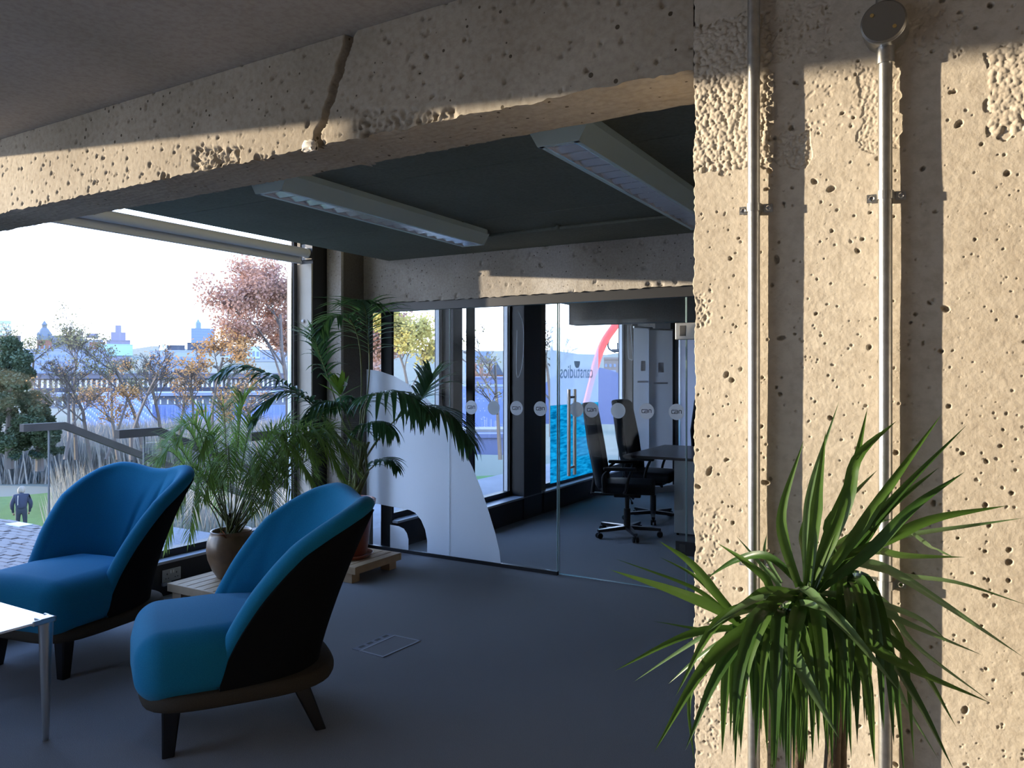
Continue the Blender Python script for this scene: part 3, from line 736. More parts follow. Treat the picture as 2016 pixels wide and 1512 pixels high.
def make_chair(loc, ang, label, fold, seed):
    rnd = random.Random(seed)
    r = empty('tub_chair', (0, 0, 0), label, 'armchair', 'blue tub armchairs by the window')
    c, s_ = make_tub(fold)
    c.build('back_cushion', M['teal'], r, smooth=True); o = s_.build('back_shell', M['blackcloth'], r, smooth=True)
    # seat cushion
    vs, fs = rbox_pts((.645, .64, .27), .10, 6); out = []
    for v in vs:
        v = Vector(v); t = (v.y+.32)/.64
        v.x *= 1.0-.27*max(0, min(1, (.48-t)/.16))
        v.x *= 1+.03*math.sin(math.pi*t)
        if v.z > 0: v.z += .028*(1-(v.x/.32)**2)*(1-((v.y-.05)/.42)**2)
        if v.z < 0: v.z += 0
        v.y += .028*(1-(v.x/.33)**2)*(1 if v.y > .2 else 0)
        v.z += .003*math.sin(v.x*38+math.sin(v.y*9)*2)*max(0, -v.y-.02)*4*(1 if v.z > 0 else 0)
        out.append((v.x, v.y+.042, v.z+.355))
    b = MB(); b.add(out, fs); b.build('seat_cushion', M['teal'], r, smooth=True)
    # plinth, upholstered in brown
    b = MB(); N = 56; prof = [(.93, .190), (.98, .196), (1.0, .215), (1.0, .235), (.985, .252), (.95, .258)]; vs = []
    def ring(k):
        a = 2*math.pi*k/N; ca, sa = math.cos(a), math.sin(a); p = 4.2 if sa > 0 else 2.9
        rr = (abs(ca/.345)**p+abs(sa/.405)**p)**(-1/p); return ca*rr, sa*rr-.04
    for sc, z in prof:
        for k in range(N):
            x, y = ring(k); vs.append((x*sc, y*sc-.005, z))
    fs = [(i*N+k, i*N+(k+1) % N, (i+1)*N+(k+1) % N, (i+1)*N+k) for i in range(len(prof)-1) for k in range(N)]+[tuple(range(N))[::-1], tuple(range((len(prof)-1)*N, len(prof)*N))]
    b.add(vs, fs); b.build('plinth', M['browncloth'], r, smooth=True, angle=60)
    for sx, sy_ in ((-1, 1), (1, 1), (-1, -1), (1, -1)):
        b = MB(); top = Vector((sx*.235, sy_*.24-(.03 if sy_ < 0 else 0), .195)); dy = .012 if sy_ > 0 else -.11
        bot = Vector((sx*(.245 if sy_ > 0 else .265), sy_*.24+dy, 0))
        def sec(c_, h_): return [c_+Vector((a*h_, b__*h_, 0)) for a, b__ in ((-1, -.8), (-.8, -1), (.8, -1), (1, -.8), (1, .8), (.8, 1), (-.8, 1), (-1, .8))]
        A_ = sec(top, .036); B_ = sec(bot, .023)
        b.add(B_+A_, [tuple(range(8))[::-1], tuple(range(8, 16))]+[(i, (i+1) % 8, 8+(i+1) % 8, 8+i) for i in range(8)])
        b.build('leg', M['legblack'], r)
    r.location = loc; r.rotation_euler = (0, 0, ang)
    return r
# facing direction f=(cos,sin): local +Y forward
def face(fx, fy): return math.atan2(fy, fx)-math.pi/2
make_chair((-2.81, 2.335, 0), face(-.56, -.83), 'blue and black tub armchair facing left, in front of the wooden plant stand', False, 1)
make_chair((-4.185, 2.445, 0), face(.15, -.99), 'blue and black tub armchair with creased inner back, beside the white glass table', True, 2)

# ================================================================ GLASS COFFEE TABLE
tc_ = on_z(112, 1214, .515)
t = empty('coffee_table', (tc_.x-.36, tc_.y-.36, 0), 'low white glass table with tapered cast metal legs at left edge', 'table')
W_ = .72
b = MB(); b.bbox((tc_.x-W_, tc_.y-W_, .503), (tc_.x-.004, tc_.y-.004, .513), .004, n=2); b.build('glass_top', M['whiteglass'], t)
for sx, sy_ in ((0, 0), (1, 0), (0, 1), (1, 1)):
    cx = tc_.x-sx*W_; cy_ = tc_.y-sy_*W_; ix = -1 if sx == 0 else 1; iy = -1 if sy_ == 0 else 1
    lc = Vector((cx+ix*.028, cy_+iy*.03, 0))
    b = MB(); b.tube([lc+Vector((0, 0, z)) for z in (0, .004, .06, .30, .488, .50)], [.010, .0125, .0135, .021, .0285, .029], 20)
    o = b.build('leg', M['cast'], t, smooth=True, angle=50)
    b = MB(); x0_, x1_ = sorted((cx, cx+ix*.085)); y0_, y1_ = sorted((cy_, cy_+iy*.095))
    b.bbox((x0_, y0_, .497), (x1_, y1_, .5035), .003); b.bbox((x0_+(.03 if ix < 0 else 0), y0_+(.03 if iy < 0 else 0), .5125), (x1_-(.03 if ix > 0 else 0), y1_-(.03 if iy > 0 else 0), .519), .003)
    b.bbox((min(cx, cx+ix*.01), y0_, .497), (max(cx, cx+ix*.01), y1_, .519), .003); b.bbox((x0_, min(cy_, cy_+iy*.01), .497), (x1_, max(cy_, cy_+iy*.01), .519), .003)
    b.build('corner_clamp', M['cast'], o)

# ================================================================ PLANT STANDS
def stand(x0, x1, y0, y1, label, n=6, ht=.125):
    r = empty('plant_stand', ((x0+x1)/2, (y0+y1)/2, 0), label, 'plant stand')
    b = MB(); b.bbox((x0, y0, ht-.055), (x1, y0+.02, ht-.001), .002); b.build('end_rail', M['pine'], r)
    b = MB(); b.bbox((x0, y1-.02, ht-.055), (x1, y1, ht-.001), .002); b.build('end_rail', M['pine'], r)
    wdt = (x1-x0)/n
    for i in range(n):
        b = MB(); b.bbox((x0+i*wdt+.004, y0+.001, ht-.018), (x0+(i+1)*wdt-.004, y1-.001, ht), .002); b.build('slat', M['pine'], r)
    for i in (0, n-1):
        b = MB(); b.box((x0+i*wdt+.002, y0+.02, ht-.055), (x0+(i+1)*wdt-.002-(wdt*.5 if i == 0 else 0)+0, y1-.02, ht-.018)); b.build('side_rail', M['pine'], r)
    for lx in (x0+.04, x1-.13):
        for ly in (y0+.01, y1-.10):
            b = MB(); b.bbox((lx, ly, 0), (lx+.09, ly+.085, ht-.056), .003); b.build('foot', M['pine'], r)
    return r
stand(-4.61, -4.08, 3.33, 3.90, 'low slatted pine stand under the bronze pot, behind the armchairs')
stand(-4.30, -3.79, 4.28, 4.82, 'low slatted pine stand under the terracotta pot near the glass wall')
# pots
PA = Vector((-4.37, 3.66, .125)); PB = Vector((-4.06, 4.53, .125))
pa = empty('areca_palm', PA, 'bushy pale green palm with fine fronds growing in the bronze pot', 'potted palm')
p1_ = empty('bronze_pot', PA, 'round glossy bronze pot on the front pine stand', 'pot')
b = MB(); pr = [(0, 0), (.085, 0), (.095, .006), (.128, .06), (.155, .13), (.165, .19), (.160, .25), (.143, .295), (.135, .312), (.139, .322), (.136, .327), (.127, .322), (.125, .30), (.14, .25), (.14, .22)]
b.lathe(pr, 48, PA); b.build('pot_body', M['bronze'], p1_, smooth=True)
b = MB(); b.lathe([(0, .272), (.07, .275), (.141, .262)], 32, PA); b.build('soil', M['soil'], p1_, smooth=True)
pb2 = empty('terracotta_pot', PB, 'tall tapered terracotta pot with saucer, mostly hidden behind the near armchair', 'pot')
b = MB(); b.lathe([(0, .02), (.12, .02), (.128, .03), (.178, .40), (.192, .402), (.196, .44), (.186, .445), (.178, .43), (.17, .38)], 48, PB); b.build('pot_body', M['terracotta'], pb2, smooth=True, angle=50)
b = MB(); b.lathe([(0, 0), (.15, 0), (.175, .03), (.170, .032), (.15, .012), (0, .01)], 48, PB); b.build('saucer', M['terracotta'], pb2, smooth=True)
b = MB(); b.lathe([(0, .40), (.1, .405), (.171, .395)], 32, PB); b.build('soil', M['soil'], pb2, smooth=True)

# ---- fronds
def bez(pts, n):
    """Catmull-Rom through points"""
    pts = [Vector(p) for p in pts]; out = []
    if len(pts) == 2: return [pts[0].lerp(pts[1], k/n) for k in range(n+1)]
    P_ = [pts[0]*2-pts[1]]+pts+[pts[-1]*2-pts[-2]]; segs = len(pts)-1
    for k in range(n+1):
        t = k/n*segs; i = min(int(t), segs-1); u = t-i; a, b_, c, d = P_[i:i+4]
        out.append(.5*((2*b_)+(c-a)*u+(2*a-5*b_+4*c-d)*u*u+(3*b_-a-3*c+d)*u**3))
    return out
def leaflet(b, p, d, L, wd, droop, n=5, mi=0, side=None):
    pts = []; q = Vector(p); dd = Vector(d).normalized()
    for k in range(n+1):
        pts.append(q.copy()); dd = (dd+Vector((0, 0, -droop/n))).normalized(); q = q+dd*(L/n)
    prof = [.55, 1, .95, .75, .42, .05] if n == 5 else [.5]+[math.sin(math.pi*(.18+.8*k/n)) for k in range(1, n)]+[.04]
    vs = []
    for k, q in enumerate(pts):
        t = (pts[min(k+1, n)]-pts[max(k-1, 0)]).normalized()
        s = t.cross(Vector((0, 0, 1)) if side is None else side)
        s = s.normalized() if s.length > 1e-4 else Vector((1, 0, 0))
        u = s.cross(t).normalized()
        h = wd*prof[k]/2
        vs += [q-s*h+u*h*.35, q, q+s*h+u*h*.35]
    fs = []
    for k in range(n): fs += [(k*3, k*3+1, k*3+4, k*3+3), (k*3+1, k*3+2, k*3+5, k*3+4)]
    b.add(vs, fs, mi)
def frond(parent, pts, start, nl, Lmax, wd, droop, rnd, mats, bare=.3, up=Vector((0, 0, 1)), rr=.006, angle=55, young=0, name='frond', taper=.35):
    pl = bez(pts, 48); b = MB(); n = len(pl)
    b.tube(pl, [rr*(1-.75*i/(n-1)) for i in range(n)], 6, 1)
    for i in range(nl):
        t = bare+(1-bare)*(i+.5)/nl; k = min(n-2, int(t*(n-1))); p = pl[k].lerp(pl[k+1], t*(n-1)-k); T = (pl[k+1]-pl[k]).normalized()
        S_ = T.cross(up); S_ = S_.normalized() if S_.length > 1e-3 else Vector((1, 0, 0))
        U_ = S_.cross(T).normalized()
        s = (i+.5)/nl; L = Lmax*(taper+(1-taper)*math.sin(math.pi*min(1, s*.78+.16)))*(1 if s < .93 else .7)
        a = R(angle*(1-.45*s)+rnd.uniform(-5, 5))
        for sg in (-1, 1):
            d = T*math.cos(a)+S_*sg*math.sin(a)+U_*(.28+rnd.uniform(-.1, .1))
            leaflet(b, p, d, L*rnd.uniform(.9, 1.08), wd*rnd.uniform(.85, 1.1), droop*rnd.uniform(.75, 1.25), mi=0)
    leaflet(b, pl[-1], (pl[-1]-pl[-3]), Lmax*.4, wd*.8, droop*.5)
    return b.build(name, mats, parent, smooth=True)
rnd = random.Random(11)
kp = empty('kentia_palm', PB+Vector((0, 0, .44)), 'tall dark green palm with drooping fronds growing in the terracotta pot', 'potted palm')
def A3(l): return [at(*p) for p in l]
base = [PB+Vector((dx, dy, .40)) for dx, dy in ((.02, 0), (-.03, .02), (.03, .03), (0, -.03), (-.02, -.02), (.04, -.01), (.01, .04), (-.04, 0), (0, .01), (.02, .02), (0, 0))]
D = 5.95
fr = [
 # pixel path (x, y, camera depth), bare fraction, leaflets, length, droop
 ([(712, 860, 5.95), (727, 735, 5.9), (724, 655, 5.8), (719, 610, 5.65), (712, 594, 5.5)], .50, 24, .42, 1.0, 'kentia'),
 ([(705, 880, 5.95), (712, 760, 5.85), (706, 670, 5.75), (684, 625, 5.6), (650, 628, 5.45), (632, 652, 5.35)], .55, 20, .26, 1.0, 'kentia'),
 ([(690, 880, 5.95), (664, 800, 5.9), (643, 735, 5.85), (627, 690, 5.8), (618, 660, 5.75)], .58, 15, .36, 1.0, 'kentia'),
 ([(686, 900, 5.9), (630, 815, 5.7), (570, 762, 5.5), (520, 735, 5.4), (470, 722, 5.3), (428, 738, 5.2)], .40, 28, .27, 1.1, 'kentia'),
 ([(690, 900, 5.9), (660, 850, 5.7), (618, 795, 5.55), (570, 772, 5.45), (530, 790, 5.35), (500, 828, 5.3)], .45, 22, .25, 1.0, 'kentia'),
 ([(712, 880, 5.85), (715, 810, 5.7), (735, 778, 5.55), (775, 770, 5.4), (815, 785, 5.3), (842, 815, 5.2)], .40, 22, .36, 1.9, 'kentia'),
 ([(722, 900, 5.9), (770, 835, 5.75), (815, 805, 5.6), (855, 800, 5.45), (893, 822, 5.35), (925, 868, 5.25)], .46, 28, .38, 1.4, 'kentia'),
 ([(722, 900, 5.95), (775, 830, 5.9), (815, 800, 5.85), (838, 770, 5.8), (850, 745, 5.78)], .60, 18, .42, .9, 'kentia'),
 ([(715, 940, 5.9), (735, 918, 5.8), (750, 905, 5.75), (768, 905, 5.7), (782, 922, 5.65)], .40, 14, .17, 1.2, 'kentia'),
 ([(700, 900, 5.85), (690, 840, 5.7), (672, 800, 5.6), (650, 790, 5.5), (620, 800, 5.4), (596, 830, 5.3)], .45, 20, .22, 1.8, 'kentia'),
 ([(702, 890, 5.9), (676, 830, 5.85), (670, 785, 5.8), (672, 765, 5.8)], .78, 5, .26, .3, 'kentia_young'),
 ([(700, 920, 5.95), (665, 870, 5.9), (640, 850, 5.85), (610, 852, 5.8), (585, 880, 5.75)], .45, 18, .22, 1.6, 'kentia'),
 ([(708, 900, 6.0), (712, 830, 6.05), (700, 790, 6.1), (680, 780, 6.12), (655, 800, 6.15)], .5, 16, .22, 1.8, 'kentia'),
 ([(700, 910, 5.8), (705, 860, 5.65), (722, 835, 5.5), (752, 830, 5.4), (775, 850, 5.3)], .45, 16, .24, 2.2, 'kentia'),
]
for i, (pts, bare, nl, Lm, dr, m_) in enumerate(fr):
    pp = [base[i % len(base)]]+A3(pts)
    frond(kp, pp, 0, nl, Lm, .032 if m_ == 'kentia' else .05, dr, rnd, [M[m_], M['stalk']], bare=bare*.95, rr=.0075)
# fan of young leaflets drooping in front of the window top of the left arching frond
b = MB()
for k in range(7): b.tube([PB+Vector((rnd.uniform(-.05, .05), rnd.uniform(-.05, .05), .40)), at(712+rnd.uniform(-14, 14), 930, 5.9), at(710+rnd.uniform(-18, 18), 870, 5.9)], [.016, .012, .006], 8)
b.build('sheathed_stem', M['stalk'], kp, smooth=True)
# paper tag in the palm
b = MB(); p_ = at(677, 755, 5.75); b.add([p_+Vector(v) for v in ((-.03, 0, -.01), (.0, .0, .022), (.028, .01, .0), (.02, .01, -.018), (-.01, 0, -.02))], [(0, 1, 2, 3, 4)]); b.prism([p_+Vector(v)*.9+Vector((0, .002, 0)) for v in ((-.03, 0, -.01), (.0, .0, .022), (.028, .01, .0), (.02, .01, -.018), (-.01, 0, -.02))], (0, .001, 0))
tag(b.build('paper_tag', M['banner'], origin=p_), 'small white scrap of paper caught in the tall palm', 'paper')
# areca: many fine fronds
soilA = PA+Vector((0, 0, .27))
tips = [(312, 905, 5.0, 870, 365), (325, 868, 5.1, 840, 390), (352, 842, 5.2, 815, 420), (300, 940, 5.1, 880, 350), (405, 860, 5.0, 860, 430), (440, 800, 5.4, 850, 445), (500, 830, 5.3, 850, 480), (560, 858, 5.2, 850, 520), (610, 880, 5.1, 840, 550), (665, 905, 5.2, 850, 600),
        (700, 868, 5.3, 840, 620), (640, 985, 5.0, 900, 560), (585, 1000, 4.95, 900, 530), (690, 960, 5.1, 880, 610), (345, 1010, 5.0, 910, 390), (372, 1060, 5.0, 930, 400), (400, 985, 4.9, 900, 430), (450, 940, 4.85, 870, 450), (520, 960, 4.9, 880, 500), (560, 930, 5.4, 860, 520), (470, 880, 5.6, 840, 470), (350, 920, 5.5, 860, 410),
        (620, 930, 5.5, 860, 570), (500, 1010, 4.9, 920, 485), (325, 1075, 5.1, 950, 360), (430, 1000, 5.5, 920, 430), (600, 850, 5.5, 830, 540), (545, 1030, 5.0, 930, 515), (480, 780, 5.4, 830, 470), (650, 850, 5.5, 820, 600), (690, 905, 5.0, 835, 590), (675, 935, 5.05, 850, 580), (655, 885, 5.0, 835, 570), (630, 905, 4.95, 845, 555), (615, 945, 4.95, 865, 545), (705, 930, 5.25, 850, 605), (575, 895, 4.95, 850, 530), (390, 900, 4.95, 850, 425), (345, 870, 5.0, 830, 400)]
for i, (tx, ty, td, my, mx_) in enumerate(tips):
    s0 = soilA+Vector((rnd.uniform(-.06, .06), rnd.uniform(-.06, .06), 0))
    low = at(452+(mx_-452)*.35+rnd.uniform(-6, 6), 1000, 5.35+(td-5.35)*.2); mid = at((mx_+tx)/2*.5+mx_*.5, my+10, 5.35+(td-5.35)*.6)
    if my > ty: mid = at((mx_*.6+tx*.4), (my+ty)/2+15, (5.35+td)/2)
    frond(pa, [s0, low, mid, at(tx, ty, td)], 0, 34, .22, .0095, .6, rnd, [M['areca'], M['stalk']], bare=.42, rr=.005, angle=48)
b = MB()
for k in range(9): b.tube([soilA+Vector((rnd.uniform(-.05, .05), rnd.uniform(-.05, .05), -.01)), at(455+rnd.uniform(-16, 22), 1010, 5.35)], [.013, .006], 7)
b.build('stem_clump', M['trunkfib'], pa, smooth=True)
b = MB()
for k in range(6): leaflet(b, at(447, 1062, 5.22), (rnd.uniform(-.6, .2), -.2, rnd.uniform(.3, 1)), .08, .02, .8)
b.build('dead_bract', M['redleaf'], pa, smooth=True)

# ================================================================ DRACAENA IN FRONT OF THE PILLAR
DP = Vector((-.215, 1.35, 0))
dr = empty('dracaena', DP, 'spiky green plant with long strappy leaves against the lit concrete pillar', 'potted plant')
dpot = empty('plant_pot', DP, 'dark round floor pot of the spiky plant, just below the picture', 'pot')
b = MB(); b.lathe([(0, 0), (.13, 0), (.15, .02), (.18, .28), (.19, .30), (.175, .30), (.165, .26)], 40, DP); b.build('pot_body', M['blackmat'], dpot, smooth=True)
b = MB(); b.lathe([(0, .265), (.17, .26)], 24, DP); b.build('soil', M['soil'], dpot)
def wall_d(px):
    r_ = ray(px, HY); return Pn.dot(Pe)/(Pn.x*r_.x+Pn.y*r_.y)
def zp(x, y, d=1.15):
    px = 1200+x*.484; return at(px, 780+y*.484, min(d*1.12, max(.9, wall_d(px)-.05-.02*math.sin(x*.37+y*.11))) if px > 1368 else d*1.12)
def blade(pts, wd, m_, rn, n=14, fold=.35, twist=0):
    pl = bez(pts, n); b = MB(); vs = []
    for k, q in enumerate(pl):
        T = (pl[min(k+1, n)]-pl[max(k-1, 0)]).normalized()
        t = k/n; h = wd/2*(.62+.75*t if t < .42 else (.935*(1-((t-.42)/.58)**1.55)))
        view = (EY-q).normalized(); ax = (view+Vector((rn.uniform(-.0, .0), 0, .35+twist))).normalized()
        s = T.cross(ax); s = s.normalized() if s.length > 1e-3 else Vector((1, 0, 0)); u = s.cross(T).normalized()
        vs += [q-s*h+u*h*fold, q-s*h*.5+u*h*fold*.4, q, q+s*h*.5+u*h*fold*.4, q+s*h+u*h*fold]
    fs = [(k*5+j, k*5+j+1, k*5+j+6, k*5+j+5) for k in range(n) for j in range(4)]
    b.add(vs, fs); return b.build('leaf', M[m_], dr, smooth=True)
rn = random.Random(5)
LV = [ # base, mid, tip (close-up coordinates), width mm, material, depths mid, tip
 ((770, 775), (712, 600), (705, 450), (790, 180), 19, 'drac', 1.14, 1.14), ((798, 780), (800, 520), (830, 330), (935, 18), 13, 'drac_pale', 1.18, 1.2), ((805, 780), (838, 500), (850, 380), (880, 140), 20, 'drac', 1.12, 1.1),
 ((815, 780), (900, 540), (985, 330), (1050, 45), 20, 'drac', 1.14, 1.18), ((822, 785), (960, 450), (1010, 250), (1168, 100), 22, 'drac', 1.12, 1.15), ((830, 790), (1000, 570), (1130, 380), (1352, 72), 21, 'drac', 1.12, 1.14), ((838, 780), (1050, 540), (1220, 350), (1455, 115), 15, 'drac2', 1.18, 1.22),
 ((820, 795), (1010, 610), (1120, 470), (1340, 290), 20, 'drac2', 1.16, 1.2), ((850, 790), (1050, 640), (1240, 450), (1445, 308), 20, 'drac2', 1.1, 1.1), ((950, 660), (1120, 590), (1320, 500), (1620, 445), 20, 'drac', 1.12, 1.1), ((960, 650), (1200, 570), (1450, 530), (1686, 495), 9, 'drac_pale', 1.2, 1.24),
 ((950, 645), (1080, 630), (1200, 650), (1448, 655), 16, 'drac', 1.18, 1.2), ((1010, 670), (1120, 700), (1320, 820), (1684, 1062), 17, 'drac_pale', 1.14, 1.16), ((980, 680), (1200, 730), (1420, 760), (1700, 850), 9, 'drac_pale', 1.2, 1.25), ((1220, 550), (1300, 610), (1340, 630), (1400, 655), 10, 'drac_pale', 1.2, 1.22),
 ((930, 660), (880, 520), (1010, 380), (1090, 300), 9, 'drac2', 1.2, 1.24), ((820, 780), (900, 640), (1000, 560), (1110, 520), 14, 'drac', 1.2, 1.22), ((940, 640), (990, 560), (1060, 520), (1150, 500), 12, 'drac_pale', 1.16, 1.15), ((800, 790), (792, 640), (780, 560), (815, 430), 10, 'drac', 1.2, 1.22),
 ((545, 935), (420, 860), (250, 790), (2, 706), 20, 'drac', 1.1, 1.08), ((530, 920), (440, 850), (320, 770), (20, 660), 9, 'drac', 1.14, 1.16), ((525, 910), (430, 800), (330, 680), (200, 588), 17, 'drac', 1.12, 1.12), ((520, 910), (420, 800), (330, 720), (205, 655), 8, 'drac', 1.18, 1.2),
 ((545, 945), (400, 950), (250, 1000), (20, 1118), 14, 'drac', 1.12, 1.12), ((540, 950), (420, 960), (280, 1040), (98, 1162), 8, 'drac_pale', 1.16, 1.18), ((545, 955), (450, 1000), (330, 1090), (240, 1170), 8, 'drac_pale', 1.18, 1.2), ((560, 930), (650, 780), (560, 680), (440, 598), 15, 'drac', 1.14, 1.18),
 ((560, 900), (690, 790), (620, 690), (515, 568), 10, 'drac_pale', 1.18, 1.2), ((700, 760), (650, 680), (630, 630), (640, 560), 8, 'drac_pale', 1.2, 1.22), ((790, 780), (650, 655), (520, 665), (392, 742), 15, 'drac2', 1.2, 1.22), ((775, 800), (600, 850), (430, 930), (268, 1222), 20, 'drac', 1.06, 1.04),
 ((790, 860), (560, 950), (380, 1110), (180, 1450), 24, 'drac', 1.04, 1.0), ((700, 880), (560, 960), (430, 1150), (308, 1442), 22, 'drac2', 1.08, 1.06), ((790, 820), (620, 820), (500, 880), (395, 960), 12, 'drac_pale', 1.06, 1.05), ((780, 800), (640, 790), (540, 850), (380, 930), 14, 'drac', 1.1, 1.1),
 ((760, 800), (640, 860), (450, 950), (175, 915), 10, 'drac', 1.14, 1.16), ((775, 790), (870, 860), (980, 960), (1180, 1200), 20, 'drac_pale', 1.04, 1.02), ((800, 800), (960, 890), (1130, 1060), (1555, 1250), 22, 'drac', 1.04, 1.02), ((750, 880), (735, 1010), (800, 1150), (935, 1395), 24, 'drac_pale', 1.02, 1.0),
 ((820, 800), (1000, 820), (1200, 920), (1520, 1055), 14, 'drac_pale', 1.1, 1.1), ((830, 800), (1040, 830), (1250, 900), (1370, 990), 12, 'drac_pale', 1.14, 1.14), ((850, 820), (1060, 930), (1260, 1100), (1410, 1345), 15, 'drac', 1.08, 1.08), ((900, 830), (1100, 1000), (1260, 1250), (1400, 1520), 16, 'drac2', 1.1, 1.1),
 ((960, 750), (1100, 880), (1200, 1060), (1240, 1500), 14, 'drac', 1.12, 1.12), ((970, 740), (1130, 850), (1240, 1010), (1545, 1240), 12, 'drac_pale', 1.15, 1.16), ((950, 740), (1120, 930), (1180, 1200), (1340, 1480), 10, 'drac_pale', 1.16, 1.18), ((985, 730), (1080, 860), (1160, 1160), (1200, 1560), 16, 'drac2', 1.14, 1.14),
 ((700, 860), (780, 845), (840, 855), (900, 880), 15, 'drac_pale', 1.04, 1.05), ((780, 780), (800, 790), (850, 830), (990, 980), 18, 'drac_pale', 1.03, 1.03), ((500, 930), (470, 1000), (440, 1100), (380, 1210), 12, 'drac2', 1.16, 1.18), ((530, 950), (480, 1010), (330, 1200), (345, 1500), 11, 'drac', 1.12, 1.12),
]
for a_, m1, m2, tp_, wd, mm, dm, dt in LV:
    blade([zp(*a_, 1.13), zp(*m1, 1.13*.6+dm*.4), zp(*m2, dm), zp(*tp_, dt)], wd/1000*1.02, mm, rn)
# hanging skirt
for i in range(100):
    c0 = rn.choice([(800, 830, 1.12), (820, 860, 1.15), (560, 950, 1.16), (960, 740, 1.15), (700, 880, 1.12)])
    bx, by, bd = c0; sx = rn.uniform(-1, 1); L = rn.uniform(380, 720)
    if bx == 560: sx = rn.uniform(-.5, .8); L *= .8
    if bx == 960: sx = rn.uniform(-.3, .9)
    tx = bx+sx*rn.uniform(60, 330); ty = by+L; dd = bd+rn.uniform(-.10, .10)
    m1 = (bx+(tx-bx)*.45, by+rn.uniform(-10, 60)); m2 = (bx+(tx-bx)*.85, by+L*.42)
    blade([zp(bx, by, bd), zp(*m1, bd*.5+dd*.5), zp(*m2, dd), zp(tx, ty, dd)], rn.uniform(.014, .026), rn.choice(['drac', 'drac2', 'drac2', 'drac']), rn)
blade([zp(690, 860, 1.16), zp(650, 845, 1.17), zp(620, 850, 1.17), zp(592, 880, 1.17)], .017, 'yellowleaf', rn)
def stem(pts, r0, name='stem'):
    b = MB(); b.tube(bez(pts, 26), [r0*(1+.06*math.sin(k*2.3)) for k in range(27)], 12); b.build(name, M['bark'], dr, smooth=True)
stem([DP+Vector((.0, 0, .25)), zp(905, 1500, 1.17), zp(900, 1150, 1.17), zp(820, 850, 1.15), zp(800, 790, 1.14)], .013)
stem([DP+Vector((-.03, .0, .25)), zp(765, 1500, 1.18), zp(752, 1200, 1.18), zp(640, 1010, 1.18), zp(550, 930, 1.17)], .010)
stem([DP+Vector((.04, .02, .25)), zp(935, 1450, 1.2), zp(930, 1000, 1.2), zp(945, 700, 1.18), zp(950, 640, 1.16)], .012)

# ================================================================ FLOOR BOX, SOCKET
q = [on_z(707, 1282, 0), on_z(777, 1251, 0), on_z(829, 1262, 0), on_z(754, 1295, 0)]
c0 = sum(q, Vector())/4; r = empty('floor_outlet', c0, 'square floor outlet lid with thin pale metal frame, set in the carpet', 'floor outlet')
b = MB()
for i in range(4):
    a_, d_ = q[i], q[(i+1) % 4]; t_ = (d_-a_).normalized(); nn = Vector((-t_.y, t_.x, 0)); 
    if nn.dot(c0-a_) < 0: nn = -nn
    wd = .012 if i != 0 else .012
    b.prism([a_, d_, d_+nn*wd, a_+nn*wd], (0, 0, .004))
b.build('metal_frame', mat('outlet_frame', (.30, .31, .36), .5, .3), r)
b = MB(); qq = [c0+(v-c0)*.95 for v in q]; b.prism(qq, (0, 0, .0025)); b.build('carpeted_lid', M['carpet'], r)
ext = (q[0]-q[3]).normalized()
a_, d_ = q[0], q[1]
b = MB(); b.prism([a_, d_, d_+ext*.055, a_+ext*.055], (0, 0, .003)); o = b.build('cable_flap', mat('outlet_flap', (.17, .175, .21), .6), r)
for k in range(4):
    t0 = .12+k*.22; e0 = a_.lerp(d_, t0); e1 = a_.lerp(d_, t0+.13); b = MB(); b.prism([e0+ext*.02, e1+ext*.02, e1+ext*.042, e0+ext*.042], (0, 0, .0038)); b.build('cable_slot', M['sockets'], o)
sc = on_x(337, 1131, WX+.116)
r = empty('wall_socket', sc, 'grey metal double power socket on the black riser below the window', 'socket')
b = MB(); b.bbox((sc.x-.001, sc.y-.073, sc.z-.043), (sc.x+.008, sc.y+.073, sc.z+.043), .004); b.build('face_plate', M['plate'], r)
for s in (-1, 1):
    b = MB(); yc = sc.y+s*.037
    b.bbox((sc.x+.0075, yc-.004, sc.z+.006), (sc.x+.0088, yc+.004, sc.z+.016), .0004); b.bbox((sc.x+.0075, yc-.014, sc.z-.022), (sc.x+.0088, yc-.006, sc.z-.016), .0004); b.bbox((sc.x+.0075, yc+.006, sc.z-.022), (sc.x+.0088, yc+.014, sc.z-.016), .0004)
    b.build('socket_holes', M['sockets'], r)
    b = MB(); b.bbox((sc.x+.0075, sc.y+s*.010-.005, sc.z+.012), (sc.x+.0115, sc.y+s*.010+.005, sc.z+.034), .001); b.build('rocker_switch', M['banner'], r)
b = MB(); b.bbox((sc.x-.001, sc.y-.075, sc.z-.065), (sc.x+.02, sc.y-.01, sc.z-.043), .002); b.build('conduit_stub', M['plate'], r)

